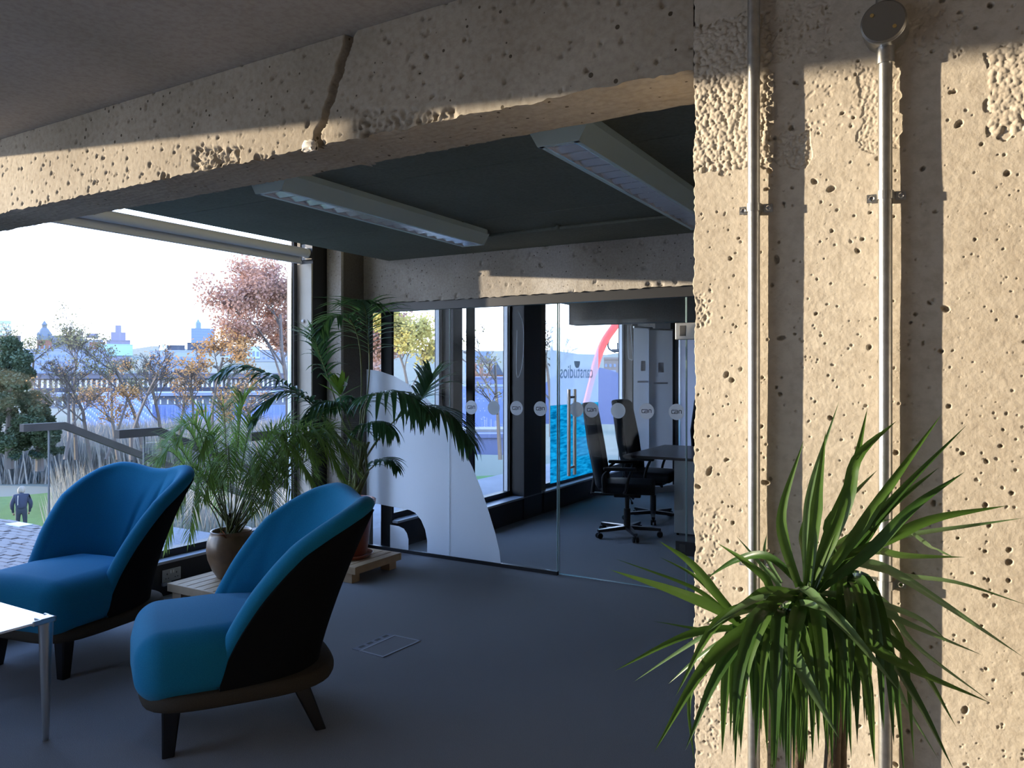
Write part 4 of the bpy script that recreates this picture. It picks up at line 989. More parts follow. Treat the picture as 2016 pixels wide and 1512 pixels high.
# ================================================================ MEETING ROOM
tx0, tx1, ty0, ty1 = -2.84, .6, 7.10, 8.35
t = empty('meeting_table', (-1.2, 7.7, 0), 'long dark-topped meeting table with grey panel end, behind the glass door', 'table')
b = MB(); b.bbox((tx0, ty0, .712), (tx1, ty1, .738), .004); b.build('table_top', M['tabletop'], t)
for x_ in (-2.33, .2):
    b = MB(); b.bbox((x_, ty0+.03, .02), (x_+.5, ty0+.06, .711), .002); b.build('front_panel', M['panelgrey'], t)
    b = MB(); b.bbox((x_, ty0+.06, .02), (x_+.03, ty0+.55, .711), .002); b.build('side_panel', M['panelgrey'], t)
    for yy in (ty0+.05, ty0+.5):
        b = MB(); b.tube([(x_+.03, yy, 0), (x_+.03, yy, .021)], .012, 10); b.build('levelling_foot', M['plast'], t)
def office_chair():
    r = empty('office_chair', (0, 0, 0), 'x', 'office chair', 'black swivel chairs at the meeting table')
    # back: tall, waisted, gently curved
    vs, fs = rbox_pts((.52, .10, .80), .045, 5); out = []
    for v in vs:
        v = Vector(v); t_ = (v.z+.40)/.80
        v.x *= .84+.16*max(0, math.sin(math.pi*max(0, min(1, t_*1.05))))**.8+(.02 if t_ > .7 else 0)-.10*max(0, t_-.85)*4*abs(v.x)/.25
        v.y += -.10*(t_-.3)**2-.02+.06*(v.x/.25)**2+.02*math.sin(t_*9)
        out.append((v.x, v.y-.235-.10*t_, v.z+.86))
    b = MB(); b.add(out, fs); b.build('backrest', M['chairblack'], r, smooth=True)
    vs, fs = rbox_pts((.50, .50, .10), .045, 5)
    b = MB(); b.add([(v.x*(1-.1*(v.y < -.1)), v.y+.01, v.z+.47+.012*math.cos(v.x*6)-.03*max(0, v.y-.15)) for v in map(Vector, vs)], fs); b.build('seat', M['chairblack'], r, smooth=True)
    for s in (-1, 1):
        b = MB(); b.tube(bez([(s*.22, -.02, .44), (s*.29, .0, .46), (s*.305, .02, .56), (s*.30, .06, .655)], 10), .014, 8); b.tube(bez([(s*.22, -.2, .44), (s*.29, -.2, .5), (s*.30, -.2, .6), (s*.30, -.14, .655)], 10), .014, 8)
        o = b.build('armrest', M['plast'], r, smooth=True)
        b = MB(); b.bbox((s*.30-.03, -.20, .65), (s*.30+.03, .10, .682), .014, n=2); b.build('arm_pad', M['plast'], o, smooth=True)
    b = MB(); b.bbox((-.10, -.12, .375), (.10, .13, .42), .01); b.tube([(0, 0, .42), (0, 0, .30), (0, 0, .12)], [.025, .02, .02], 14); b.tube([(0, 0, .26), (0, 0, .07)], [.031, .031], 14)
    b.tube([(.08, .02, .39), (.24, .05, .375), (.30, .06, .36)], [.006, .006, .012], 8); b.tube([(-.08, .02, .39), (-.16, .05, .33)], [.01, .014], 8)
    b.bbox((-.03, -.34, .38), (.03, -.08, .405), .006); b.tube([(0, -.33, .39), (0, -.30, .60)], .018, 8)
    b.build('column', M['plast'], r, smooth=True, angle=40)
    for k in range(5):
        a = 2*math.pi*k/5+.3; d = Vector((math.cos(a), math.sin(a), 0)); n_ = Vector((-d.y, d.x, 0))
        b = MB(); A_ = [d*.03+n_*.028+Vector((0, 0, .10)), d*.03-n_*.028+Vector((0, 0, .10)), d*.03-n_*.028+Vector((0, 0, .065)), d*.03+n_*.028+Vector((0, 0, .065))]
        B_ = [d*.315+n_*.017+Vector((0, 0, .085)), d*.315-n_*.017+Vector((0, 0, .085)), d*.315-n_*.017+Vector((0, 0, .06)), d*.315+n_*.017+Vector((0, 0, .06))]
        b.add(A_+B_, [(0, 1, 2, 3), (7, 6, 5, 4)]+[(i, 4+i, 4+(i+1) % 4, (i+1) % 4) for i in range(4)]); o = b.build('base_arm', M['legblack'], r)
        b = MB(); c = d*.305
        for s in (-1, 1): b.tube([c+n_*s*.008+Vector((0, 0, .027)), c+n_*s*.026+Vector((0, 0, .027))], .027, 14)
        b.tube([c+Vector((0, 0, .03)), c+Vector((0, 0, .066))], .008, 6); b.build('caster', M['plast'], o, smooth=True, angle=40)
    return r
oc = office_chair()
spots = [(-2.70, 6.86, face(.95, .32), 'tall-backed black swivel office chair, leftmost, seen beside the door pull bars'),
         (-2.76, 7.75, face(1, .05), 'black swivel office chair tucked in at the left end of the meeting table'),
         (-2.42, 8.78, face(.25, -1), 'black swivel office chair on the far side of the meeting table')]
for i, (x_, y_, a_, lb) in enumerate(spots):
    o = oc if i == 0 else copy_tree(oc)
    o.location = (x_, y_, 0); o.rotation_euler.z = a_; o['label'] = lb
# whiteboard on the far wall, pull-up banners
r = empty('whiteboard', (-2.3, 10.4, 1.4), 'large pale lavender board on the far wall of the meeting room', 'board')
b = MB(); b.bbox((-3.30, 10.38, .45), (-1.2, 10.41, 2.08), .004); b.build('board_surface', M['whiteboard'], r)
b = MB(); b.bbox((-3.33, 10.375, .42), (-3.30, 10.43, 2.11), .003); b.bbox((-3.33, 10.375, 2.08), (-1.2, 10.43, 2.11), .003); b.bbox((-3.33, 10.375, .42), (-1.2, 10.43, .45), .003); b.build('board_frame', M['alu'], r)
def pullup(px, d, w0, h_, yaw, label):
    p = at(px, 735, d); p.z = 0
    r = empty('pull_up_banner', p, label, 'banner'); ca, sa = math.cos(yaw), math.sin(yaw); ux = Vector((ca, sa, 0)); un = Vector((-sa, ca, 0))
    def bx(x0, x1, y0, y1, z0, z1):
        b = MB(); b.prism([p+ux*x0+un*y0+Vector((0, 0, z0)), p+ux*x1+un*y0+Vector((0, 0, z0)), p+ux*x1+un*y1+Vector((0, 0, z0)), p+ux*x0+un*y1+Vector((0, 0, z0))], (0, 0, z1-z0)); return b
    bx(-w0/2, w0/2, -.001, .001, .08, h_).build('sheet', M['banner'], r)
    bx(-w0/2, w0/2, -.05, .05, 0, .08).build('base_cassette', M['alu'], r); bx(-w0/2, w0/2, -.008, .008, h_, h_+.02).build('top_rail', M['alu'], r)
    bx(-w0*.12, w0*.12, -.0025, -.0015, h_-.55, h_-.42).build('printed_mark', M['sticker'] if False else M['blind'], r)
    bx(-w0*.3, w0*.3, -.0025, -.0015, h_-.70, h_-.675).build('printed_line', M['blind'], r)
pullup(1266, 9.9, .34, 2.12, R(66), 'tall narrow white pull-up banner against the dark post')
pullup(1301, 10.0, .40, 2.10, R(60), 'second white pull-up banner standing in front of the pale board')
# blind cords
def cord(name, pts, label, m='alu_white', r_=.0025):
    b = MB(); b.tube(bez(pts, 20), r_, 6); tag(b.build(name, M[m], smooth=True, origin=pts[0]), label, 'cord')
z_ = lambda y, d: 1.54-(y-735)/1514*d
cord('blind_cord', [at(1020, 612, 7.2), at(1030, 640, 7.2), at(1030, 700, 7.2), at(1024, 735, 7.2), at(1017, 736, 7.2), at(1018, 650, 7.2)], 'looped pale blind cord in front of the dark column between the meeting room windows')
cord('blind_cord', [at(1236, 640, 9.6), at(1237, 700, 9.6), at(1241, 707, 9.6), at(1246, 703, 9.6), at(1241, 641, 9.6)], 'looped blind cord hanging on the brown concrete beside the poster window')
b = MB(); b.tube([(-4.02, 5.6, 2.3), (-4.02, 7.2, 2.3)], .03, 12); 
tag(b.build('roller_blind', M['blind'], smooth=True, origin=(-4.02, 6.4, 2.3)), 'narrow rolled blind above the middle meeting room window', 'blind') if False else None
# poster in the window of the meeting room, read from behind
xw = -3.985
def wx(px, py, x=xw): return on_x(px, py, x)
pl0, pr0 = wx(1083, 800).y, wx(1178, 800).y
zt_, zm_, zb_ = wx(1130, 648).z, wx(1130, 795).z, wx(1130, 940).z
r = empty('window_poster', (xw, (pl0+pr0)/2, zb_), 'translucent poster on the window, pale above and turquoise sea below, seen from behind', 'poster')
def yz(y0, y1, z0, z1, dx, m_, nm, par):
    b = MB(); b.box((xw+dx, y0, z0), (xw+dx+.0006, y1, z1)); return b.build(nm, M[m_], par)
yz(pl0, pr0, zm_, zt_, 0, 'poster_w', 'pale_half', r)
m = vinyl('poster_sea', (.10, .62, .78), .85, .25); n = m.node_tree
tn = n.nodes.new('ShaderNodeTexNoise'); tn.inputs['Scale'].default_value = 3; mp = n.nodes.new('ShaderNodeMapping'); mp.inputs['Scale'].default_value = (1, 2, 14); tcn = n.nodes.new('ShaderNodeTexCoord')
rp = n.nodes.new('ShaderNodeValToRGB'); rp.color_ramp.elements[0].position = .35; rp.color_ramp.elements[0].color = (.015, .34, .44, 1); rp.color_ramp.elements[1].position = .62; rp.color_ramp.elements[1].color = (.10, .62, .72, 1)
n.links.new(tcn.outputs['Object'], mp.inputs[0]); n.links.new(mp.outputs[0], tn.inputs[0]); n.links.new(tn.outputs['Fac'], rp.inputs[0])
for q_ in n.nodes:
    if q_.type in ('BSDF_DIFFUSE', 'BSDF_TRANSLUCENT', 'BSDF_TRANSPARENT'): n.links.new(rp.outputs[0], q_.inputs[0])
M['poster_sea'] = m
yz(pl0, pr0, zb_, zm_, 0, 'poster_sea', 'turquoise_half', r)
fc = bpy.data.curves.new('t', 'FONT'); fc.body = 'canstudios'; fc.align_x = 'CENTER'; fc.align_y = 'CENTER'; fc.size = 1; fc.offset = .012; fc.extrude = .002
fo = bpy.data.objects.new('t', fc); C.objects.link(fo); bpy.context.view_layer.update()
me = bpy.data.meshes.new_from_object(fo.evaluated_get(bpy.context.evaluated_depsgraph_get())); bpy.data.objects.remove(fo)
wd = max(v.co.x for v in me.vertices)-min(v.co.x for v in me.vertices); c_ = wx(1136, 733); tw = abs(wx(1168, 733).y-wx(1104, 733).y); s_ = tw/wd
for v in me.vertices: v.co = Vector((.002, -v.co.x*s_+c_.y-(pl0+pr0)/2, v.co.y*s_+c_.z-zb_))
me.materials.clear(); me.materials.append(M['poster_ink']); link('lettering', me, r)
cc = wx(1136, 711); b = MB(); rad = .085
pts = [(xw+.0012, cc.y+rad*math.cos(math.pi+math.pi*k/20), cc.z+rad*math.sin(math.pi+math.pi*k/20)) for k in range(21)]
b.prism(pts, (.0006, 0, 0)); b.build('half_disc_logo', M['poster_ink'], r)
# ================================================================ OUTSIDE
M['paving'] = mat('paving', (.13, .135, .15), .85, var=(2, (.20, .205, .225), .5), bump=(30, .5, .01))
M['sett'] = mat('clay_paver', (.15, .125, .115), .85, var=(5, (.24, .205, .185), .7), bump=(60, .4, .004))
M['lawn'] = mat('lawn', (.045, .12, .025), 1, var=(2.5, (.07, .17, .035), .6), bump=(30, 1, .03))
M['reed'] = mat('dry_reed', (.20, .185, .16), 1, var=(.4, (.30, .28, .25), .6))
M['hillm'] = mat('valley_ground', (.10, .12, .08), 1, var=(.02, (.16, .16, .13), .5))
M['rail'] = mat('weathered_timber', (.045, .037, .03), .85, var=(5, (.075, .062, .05), .6))
M['steelpost'] = mat('rail_post', (.10, .11, .115), .5, .3)
Lg = Vector((ray(42, 1012).x*28.6, ray(42, 1012).y*28.6, 0))
def ground_h(x, y):
    r = math.hypot(x, y)
    return float(np.interp(r, [0, 9.6, 14, 28.6, 33, 42, 60, 100, 200, 400, 800, 1600, 3000, 6000], [-.45, -.45, -2.0, -3.98, -4.45, -4.5, -4.2, -11, -20, -22, -8, 20, 85, 150]))
# terrace of the building, then the descending lawn
b = MB(); b.box((-9.5, -3.2, -.3), (-4.95, 4.62, -.10)); b.box((-30, -12, -.3), (-9.5, 3.0, -.10)); b.build('ground_terrace', M['paving'])['kind'] = 'structure'
terr = [o for o in C.objects if o.name == 'ground_terrace'][0]
b = MB(); b.box((-7.4, 4.62, -.28), (-4.55, 5.3, -.10)); b.box((-6.4, 5.3, -.28), (-4.55, 12.5, -.10)); b.build('ground_path', M['paving'])['kind'] = 'structure'
b = MB()
for k in range(9): b.box((-9.6, 4.62+k*.36, -2.2), (-6.4, 4.62+(k+1)*.36, -.10-(k+1)*.16))
o = b.build('ground_steps', M['paving']); o['kind'] = 'structure'
rs = []; rr_ = [9.0, 12, 16, 22, 28.6, 33, 38, 45, 55, 70, 100, 150, 200, 300, 400, 600, 800, 1200, 1600, 2200, 3000, 4500, 6000]
angs = [R(a) for a in range(93, 215, 2)]
rg = random.Random(3); V = []; 
for r_ in rr_:
    for a in angs: 
        h = ground_h(r_, 0)+(rg.uniform(-.03, .03)*min(r_, 60)/20)+(rg.uniform(-.005, .005)*r_ if r_ > 900 else 0)
        V.append((r_*math.cos(a), r_*math.sin(a), h))
na_ = len(angs); fs = [(i*na_+k, (i+1)*na_+k, (i+1)*na_+k+1, i*na_+k+1) for i in range(len(rr_)-1) for k in range(na_-1)]
b = MB(); ki = 7
b.v = V; b.f = [f for f in fs if f[0] < ki*na_]; b.m = [0]*len(b.f); o = b.build('ground_lawn', M['lawn'], smooth=True); o['kind'] = 'structure'
b = MB(); b.v = V; b.f = [f for f in fs if f[0] >= ki*na_]; b.m = [0]*len(b.f); o = b.build('ground_valley', M['hillm'], smooth=True); o['kind'] = 'structure'
# clay pavers visible beside the chair, laid in courses
rg = random.Random(9); pm = None; cnt = 0; rest = MB()
for j in range(64):
    for i in range(10):
        x_ = -9.44+i*.215+(.107 if j % 2 else 0); y_ = 2.35+j*.037*0+j*.036*0
        y_ = 3.05+(j-32)*.0
        break
courses = []
for j in range(36):
    y_ = 4.56-j*.075
    for i in range(20):
        x_ = -9.42+i*.215+(.107 if j % 2 else 0)
        rgt = x_*cy+y_*sy; fw = -x_*sy+y_*cy; px = 1008+rgt/fw*F
        courses.append((px, x_, y_))
vis = sorted([c for c in courses if -60 < c[0] < 95], key=lambda c: c[2])
vis_set = vis[:295]
for px, x_, y_ in vis_set:
    if pm is None:
        b = MB(); b.bbox((-.1, -.034, -.03), (.1, .034, .0), .004); o = b.build('paver', M['sett'], None); pm = o.data; o.parent = terr
    else: o = link('paver', pm, terr)
    o.location = Vector((x_, y_, -.085+rg.uniform(-.004, .006))); o.rotation_euler = (rg.uniform(-.03, .03), rg.uniform(-.02, .02), rg.uniform(-.03, .03))
for c in courses:
    if c not in vis_set: rest.bbox((c[1]-.1, c[2]-.034, -.115), (c[1]+.1, c[2]+.034, -.086+rg.uniform(-.003, .004)), .003, n=0) if False else rest.box((c[1]-.1, c[2]-.034, -.115), (c[1]+.1, c[2]+.034, -.086+rg.uniform(-.003, .004)))
o = rest.build('paver_field', M['sett'], terr); o['kind'] = 'stuff'
# handrails running down the steps
def handrail(x, label, y0=4.42, y1=4.86):
    r = empty('handrail', (x, y0, -.10), label, 'handrail')
    b = MB(); zt_ = 1.0
    pts = [Vector((x, y0, zt_)), Vector((x, y1, zt_)), Vector((x, y1+3.0, zt_-1.33))]
    vs = []; 
    for i, p in enumerate(pts):
        for dx, dz in ((-.04, -.075), (.04, -.075), (.04, .005), (-.04, .005)): vs.append(p+Vector((dx, 0, dz)))
    b.add(vs, [(0, 1, 2, 3), (11, 10, 9, 8)]+[(i*4+k, (i+1)*4+k, (i+1)*4+(k+1) % 4, i*4+(k+1) % 4) for i in range(2) for k in range(4)]); b.build('timber_rail', M['rail'], r)
    for yy, zz, zb in ((y0+.28, .95, -.10), (y1+1.5, .29, -.9), (y1+2.8, -.28, -1.5)):
        b = MB(); b.box((x-.012, yy-.006, zb), (x+.012, yy+.006, zz)); b.build('baluster_post', M['steelpost'], r)
    b = MB(); b.prism([(x, y0+.30, 0.0), (x, y1, .0), (x, y1+2.8, -1.25), (x, y1+2.8, -.42), (x, y1, .86), (x, y0+.30, .86)], (.01, 0, 0)); b.build('glass_infill', M['glass'], r)
handrail(-8.50, 'weathered timber handrail outside going down the steps, leftmost')
handrail(-6.86, 'weathered timber handrail outside, the middle one behind the bushy palm')
handrail(-5.56, 'weathered timber handrail outside nearest the window column', 4.85, 5.6)
# unseen boxes added towards the sun, only to keep the rooms in shade
t = empty('sun_blocker', (-61, -13, -9), 'added dark sun-blocking boxes outside, out of frame to the left', 'building')
b = MB(); b.box((-64, -17.9, -9), (-60, -14.7, 6.9)); b.build('low_blocker', M['conc_dark'], t)
b = MB(); b.box((-64, -14.7, -9), (-60, -8.4, 9.0)); b.build('high_blocker', M['conc_dark'], t)
# glossy manhole / white marking on the paving
p_ = on_z(38, 1032, -.075)
b = MB(); b.bbox((p_.x-.14, p_.y-.07, -.09), (p_.x+.14, p_.y+.07, -.072), .004); tag(b.build('drain_cover', M['panelgrey'], origin=p_), 'pale metal drain cover on the clay paving outside', 'drain cover')

# ---- dry reeds on the bank
rg = random.Random(21); V = []; Fc = []
def blades(n, pxa, pxb, d0, d1, h0, h1, m_, nm, lb, cat_, w_=.06):
    V = []; Fc = []
    for i in range(n):
        px = rg.uniform(pxa, pxb); d = rg.uniform(d0, d1); r_ = ray(px, HY)*d; g = ground_h(r_.x, r_.y); h = rg.uniform(h0, h1)
        lean = rg.uniform(-.25, .25)*h; k = len(V); ang = rg.uniform(0, 3.14); dx, dy = math.cos(ang)*w_, math.sin(ang)*w_
        V += [(r_.x-dx, r_.y-dy, g-.1), (r_.x+dx, r_.y+dy, g-.1), (r_.x+lean*.5+dx*.7, r_.y+lean*.4+dy*.7, g+h*.6), (r_.x+lean, r_.y+lean*.6, g+h)]
        Fc += [(k, k+1, k+2), (k, k+2, k+3)]
    b = MB(); b.v = V; b.f = Fc; b.m = [0]*len(Fc); o = b.build(nm, M[m_]); tag(o, lb, cat_, kind='stuff')
blades(30000, -60, 640, 41, 62, 1.3, 2.9, 'reed', 'reeds', 'dry brown reeds and tall grass on the bank behind the lawn', 'grass')
blades(14000, 105, 640, 16, 40, .7, 1.7, 'reed', 'reeds', 'dry reeds on the slope beside the steps, behind the bushy palm', 'grass', w_=.014)
blades(5000, 880, 1020, 20, 26, .5, 1.6, 'reed', 'scrub', 'brown scrub below the roofs, seen through the middle meeting room window', 'grass')

# ---- trees
M['bare'] = mat('bare_branch', (.10, .085, .08), .9)
M['leaf_orange'] = mat('leaf_orange', (.40, .20, .07), .8, trans=.3, var=(.8, (.50, .31, .14), .8))
M['leaf_oak'] = mat('leaf_oak', (.30, .16, .13), .8, trans=.3, var=(1.2, (.46, .28, .20), .8))
M['leaf_olive'] = mat('leaf_olive', (.15, .16, .09), .8, trans=.3, var=(1, (.26, .24, .12), .8))
M['leaf_green'] = mat('leaf_dark_green', (.03, .06, .03), .8, trans=.15, var=(1.2, (.07, .10, .06), .8))
M['leaf_yellow'] = mat('leaf_yellow', (.45, .38, .12), .8, trans=.4)
def tree(name, px, ytop, ybase, d, spread, leafm, nleaf, lsize, label, seed, trunks=1, dens=1.0, form=1.0, group=None):
    g = random.Random(seed); base_ = at(px, ybase, d); H_ = (ybase-ytop)/F*d; sp = spread/F*d
    r = empty(name, base_, label, 'tree', group)
    segs = []; ends = []
    def grow(p, dirv, L, rad, lev):
        n = 4 if lev < 3 else 3; pts = [p]; rads = [rad]
        for k in range(n):
            dirv = (dirv+Vector((g.gauss(0, .13), g.gauss(0, .13), g.gauss(.03, .05)))).normalized(); p = p+dirv*L/n; pts.append(p); rads.append(rad*(1-.5*(k+1)/n))
        segs.append((pts, rads, lev))
        if lev >= 3: ends.extend(pts[1:])
        if lev >= 5: return
        kids = (5, 5, 4, 4, 3, 0)[lev]
        kids = max(2, int(kids*dens+.5))
        for k in range(kids):
            t = g.uniform(.35, 1) if lev else g.uniform(.28, 1); i = min(n-1, int(t*n)); q = pts[i].lerp(pts[i+1], t*n-i)
            a = g.uniform(0, 6.283); tilt = g.uniform(.45, .95) if lev else g.uniform(.5, .9)
            nd = (dirv*math.cos(tilt)+Vector((math.cos(a), math.sin(a), .12))*math.sin(tilt)).normalized()
            grow(q, nd, L*g.uniform(.42, .62)*(1 if lev else (1.15-t*.55)*form), rads[i]*.5, lev+1)
    for tks in range(trunks):
        off = Vector((g.uniform(-.2, .2)*sp*(trunks > 1), g.uniform(-.2, .2)*sp*(trunks > 1), 0))
        grow(base_+off, Vector((g.uniform(-.08, .08), g.uniform(-.08, .08), 1)), H_*g.uniform(.8, .92), H_*.013+.02, 0)
    b = MB()
    for pts, rads, lev in segs:
        if lev > 4 and g.random() < .3: continue
        b.tube(pts, [max(x, .006 if lev > 2 else .012) for x in rads], 4 if lev < 2 else 3, cap=False)
    b.build('branches', M['bare'], r)
    b = MB(); V_ = []; F_ = []
    for i in range(nleaf):
        c = g.choice(ends)+Vector((g.gauss(0, 1), g.gauss(0, 1), g.gauss(0, 1)))*lsize*2.2
        u = Vector((g.gauss(0, 1), g.gauss(0, 1), g.gauss(0, 1))).normalized(); v = u.orthogonal().normalized(); s = lsize*g.uniform(.5, 1.1); k = len(V_)
        V_ += [c-u*s, c+v*s*.7, c+u*s, c-v*s*.7]; F_.append((k, k+1, k+2, k+3))
    b.v = V_; b.f = F_; b.m = [0]*len(F_); o = b.build('foliage', leafm, r)
    return r
tree('oak_tree', 566, 560, 925, 30, 150, M['leaf_oak'], 19000, .075, 'russet-leaved oak rising beside the window column', 3, dens=1.15, form=1.0)
tree('oak_tree', 650, 600, 900, 34, 150, M['leaf_oak'], 12000, .09, 'second russet oak, mostly behind the plywood column', 13, dens=1.1, form=.8)
tree('young_tree', 412, 672, 905, 30, 60, M['leaf_orange'], 2200, .06, 'slim tree with orange leaves in front of the pale blue tower block', 5, dens=.95, form=.8)
tree('bare_tree', 285, 668, 905, 34, 80, M['leaf_olive'], 1500, .05, 'bare tree with few olive leaves in front of the white office grid', 6, dens=.95, form=.9)
tree('bare_tree', 150, 676, 905, 36, 80, M['leaf_olive'], 1000, .05, 'bare tree with dark twigs just right of the dark evergreen', 7, dens=.9, form=.85)
tree('bare_tree', 96, 680, 900, 42, 80, M['leaf_olive'], 1800, .06, 'bare tree standing behind the evergreen below the domed tower', 17, dens=.9, form=.8)
tree('young_tree', 208, 735, 905, 32, 50, M['leaf_orange'], 700, .06, 'small tree with scattered orange leaves between the bare trees', 8, dens=.75, form=.7)
tree('bare_tree', 232, 700, 905, 38, 60, M['leaf_orange'], 900, .06, 'thin bare tree with a few orange leaves behind the small orange one', 18, dens=.8, form=.7)
tree('bare_tree', 350, 745, 900, 36, 50, M['leaf_orange'], 500, .06, 'thin leafless tree below the white office grid', 19, dens=.75, form=.7)
tree('young_tree', 470, 770, 905, 32, 60, M['leaf_orange'], 600, .06, 'low twiggy tree under the russet oak', 20, dens=.8, form=.8)
tree('bare_tree', 985, 690, 905, 19, 80, M['leaf_olive'], 200, .04, 'bare branches crossing the corrugated roof in the narrow meeting room window', 23, dens=.7, form=1.1)
tree('yellow_tree', 812, 650, 850, 24, 90, M['leaf_yellow'], 5000, .06, 'yellow-leaved tree seen through the left pane of the glass wall', 24, dens=1.0, form=1.1)
tree('bare_tree', 1085, 655, 860, 18, 50, M['leaf_olive'], 120, .03, 'bare twigs at the left edge of the poster window', 25, dens=.8, form=.9)
def bushy(name, px, ytop, ybase, d, w_px, leafm, n, ls, label, seed):
    g = random.Random(seed); b_ = at(px, ybase, d); H_ = (ybase-ytop)/F*d; Wd = w_px/F*d
    r = empty(name, b_, label, 'tree'); b = MB(); b.tube([b_-Vector((0, 0, .5)), b_+Vector((0, 0, H_*.9))], [.18, .04], 7); b.build('trunk', M['bare'], r)
    V_ = []; F_ = []; cl = []
    for i in range(60):
        t = g.random(); rad = Wd*(.95-.75*t**1.4)*math.sqrt(g.random()); a = g.uniform(0, 6.28); cl.append((b_+Vector((math.cos(a)*rad, math.sin(a)*rad, H_*(.06+.9*t))), g.uniform(.12, .26)*Wd))
    for i in range(n):
        c, s0 = g.choice(cl); dv = Vector((g.gauss(0, 1), g.gauss(0, 1), g.gauss(0, .6))).normalized()*s0*g.random()**.4; c = c+dv
        u = Vector((g.gauss(0, 1), g.gauss(0, 1), g.gauss(0, .5))).normalized(); v = u.orthogonal().normalized(); s = ls*g.uniform(.5, 1.2); k = len(V_)
        V_ += [c-u*s, c+v*s*.6, c+u*s, c-v*s*.6]; F_.append((k, k+1, k+2, k+3))
    b = MB(); b.v = V_; b.f = F_; b.m = [0]*len(F_); b.build('foliage', leafm, r)
for i_, (px_, yt_, d_, lb_) in enumerate(((128, 690, 31, 'just right of the evergreen bush'), (178, 672, 33, 'left of the small orange tree'), (258, 690, 30, 'between small orange tree and white office'),
        (318, 680, 35, 'in front of the left part of the white office'), (372, 715, 31, 'left of the slim orange tree'), (448, 720, 33, 'between slim orange tree and russet oak'), (508, 760, 28, 'low in front of the russet oak'))):
    tree('bare_tree', px_, yt_, 905, d_, 50, M['leaf_olive'] if i_ % 2 else M['leaf_orange'], 260, .045, 'fine-twigged bare tree '+lb_, 60+i_, trunks=1, dens=.98, form=.75)
bushy('evergreen_tree', 18, 668, 900, 33, 85, M['leaf_green'], 42000, .075, 'dense dark evergreen at the left edge of the window', 31)
bushy('evergreen_tree', -75, 655, 900, 35, 95, M['leaf_green'], 20000, .08, 'dark evergreen just outside the left edge, behind the dense one', 32)
bushy('evergreen_tree', 78, 775, 905, 34, 55, M['leaf_green'], 18000, .07, 'lower dark evergreen bush right of the dense one', 33)

# ---- the city
def bcol(n, c, r=.8): 
    if n not in M: M[n] = mat(n, tuple(x*(.72 if n not in ('dark_trousers', 'navy_jacket', 'fair_hair', 'strap_grey', 'skin_tone') else 1) for x in c), r)
    return M[n]
M['winglass'] = mat('far_window', (.14, .20, .33), .4)
M['winlight'] = mat('far_window_frame', (.75, .77, .8), .6)
city_group = None
def block(name, px0, px1, ytop, ybot, d, m_, label, win=None, depth=12, yaw_extra=0, roof=None, cat='building', wm='winglass'):
    """box whose front faces the room; win=(cols, rows, fx, fy, margin)"""
    pc = (px0+px1)/2; c = at(pc, HY, d); f = ray(pc, HY); f.z = 0; f.normalize(); s = Vector((f.y, -f.x, 0))
    if yaw_extra:
        q = Matrix.Rotation(R(yaw_extra), 3, 'Z'); f = q @ f; s = q @ s
    w2 = (px1-px0)/F*d/2; zt_ = EYE+(HY-ytop)/F*d; zb_ = EYE+(HY-ybot)/F*d; c.z = 0
    r = empty(name, (c.x, c.y, zb_), label, cat)
    def P3(a, t, z): return c+s*a+f*t+Vector((0, 0, z))
    b = MB(); b.prism([P3(-w2, 0, zb_), P3(w2, 0, zb_), P3(w2, depth, zb_), P3(-w2, depth, zb_)], (0, 0, zt_-zb_)); b.build('walls', m_, r)
    ph = (zt_-zb_)*.02
    b = MB(); b.prism([P3(-w2*1.01, -.2, zt_), P3(w2*1.01, -.2, zt_), P3(w2*1.01, depth, zt_), P3(-w2*1.01, depth, zt_)], (0, 0, ph+.3)); b.build('roof', roof or m_, r)
    if win:
        cols, rows, fx, fy, mz0, mz1 = win; cw = 2*w2/cols; zz0 = zb_+(zt_-zb_)*mz0; zz1 = zb_+(zt_-zb_)*mz1; ch = (zz1-zz0)/rows; me = None
        for i in range(cols):
            for j in range(rows):
                ctr = P3(-w2+cw*(i+.5), 0, zz0+ch*(j+.5))
                if me is None:
                    h1 = cw*fx/2; h2 = ch*fy/2; b = MB()
                    b.prism([s*-h1+f*-.12-Vector((0, 0, h2)), s*h1+f*-.12-Vector((0, 0, h2)), s*h1+f*-.12+Vector((0, 0, h2)), s*-h1+f*-.12+Vector((0, 0, h2))], f*.15)
                    o = b.build('window', M[wm], None); me = o.data; o.parent = r
                else: o = link('window', me, r)
                o.location = ctr-r.location
    return r, P3, w2, zb_, zt_
block('glass_tower', -14, 19, 633, 700, 900, bcol('tower_pale', (.55, .66, .72)), 'pale glass tower with rounded top at the left edge of the skyline', win=(4, 8, .8, .7, .1, .95), depth=30, wm='winlight')
block('long_building', -30, 35, 662, 720, 620, bcol('dark_stone', (.16, .15, .16)), 'dark long building below the pale glass tower', depth=30)
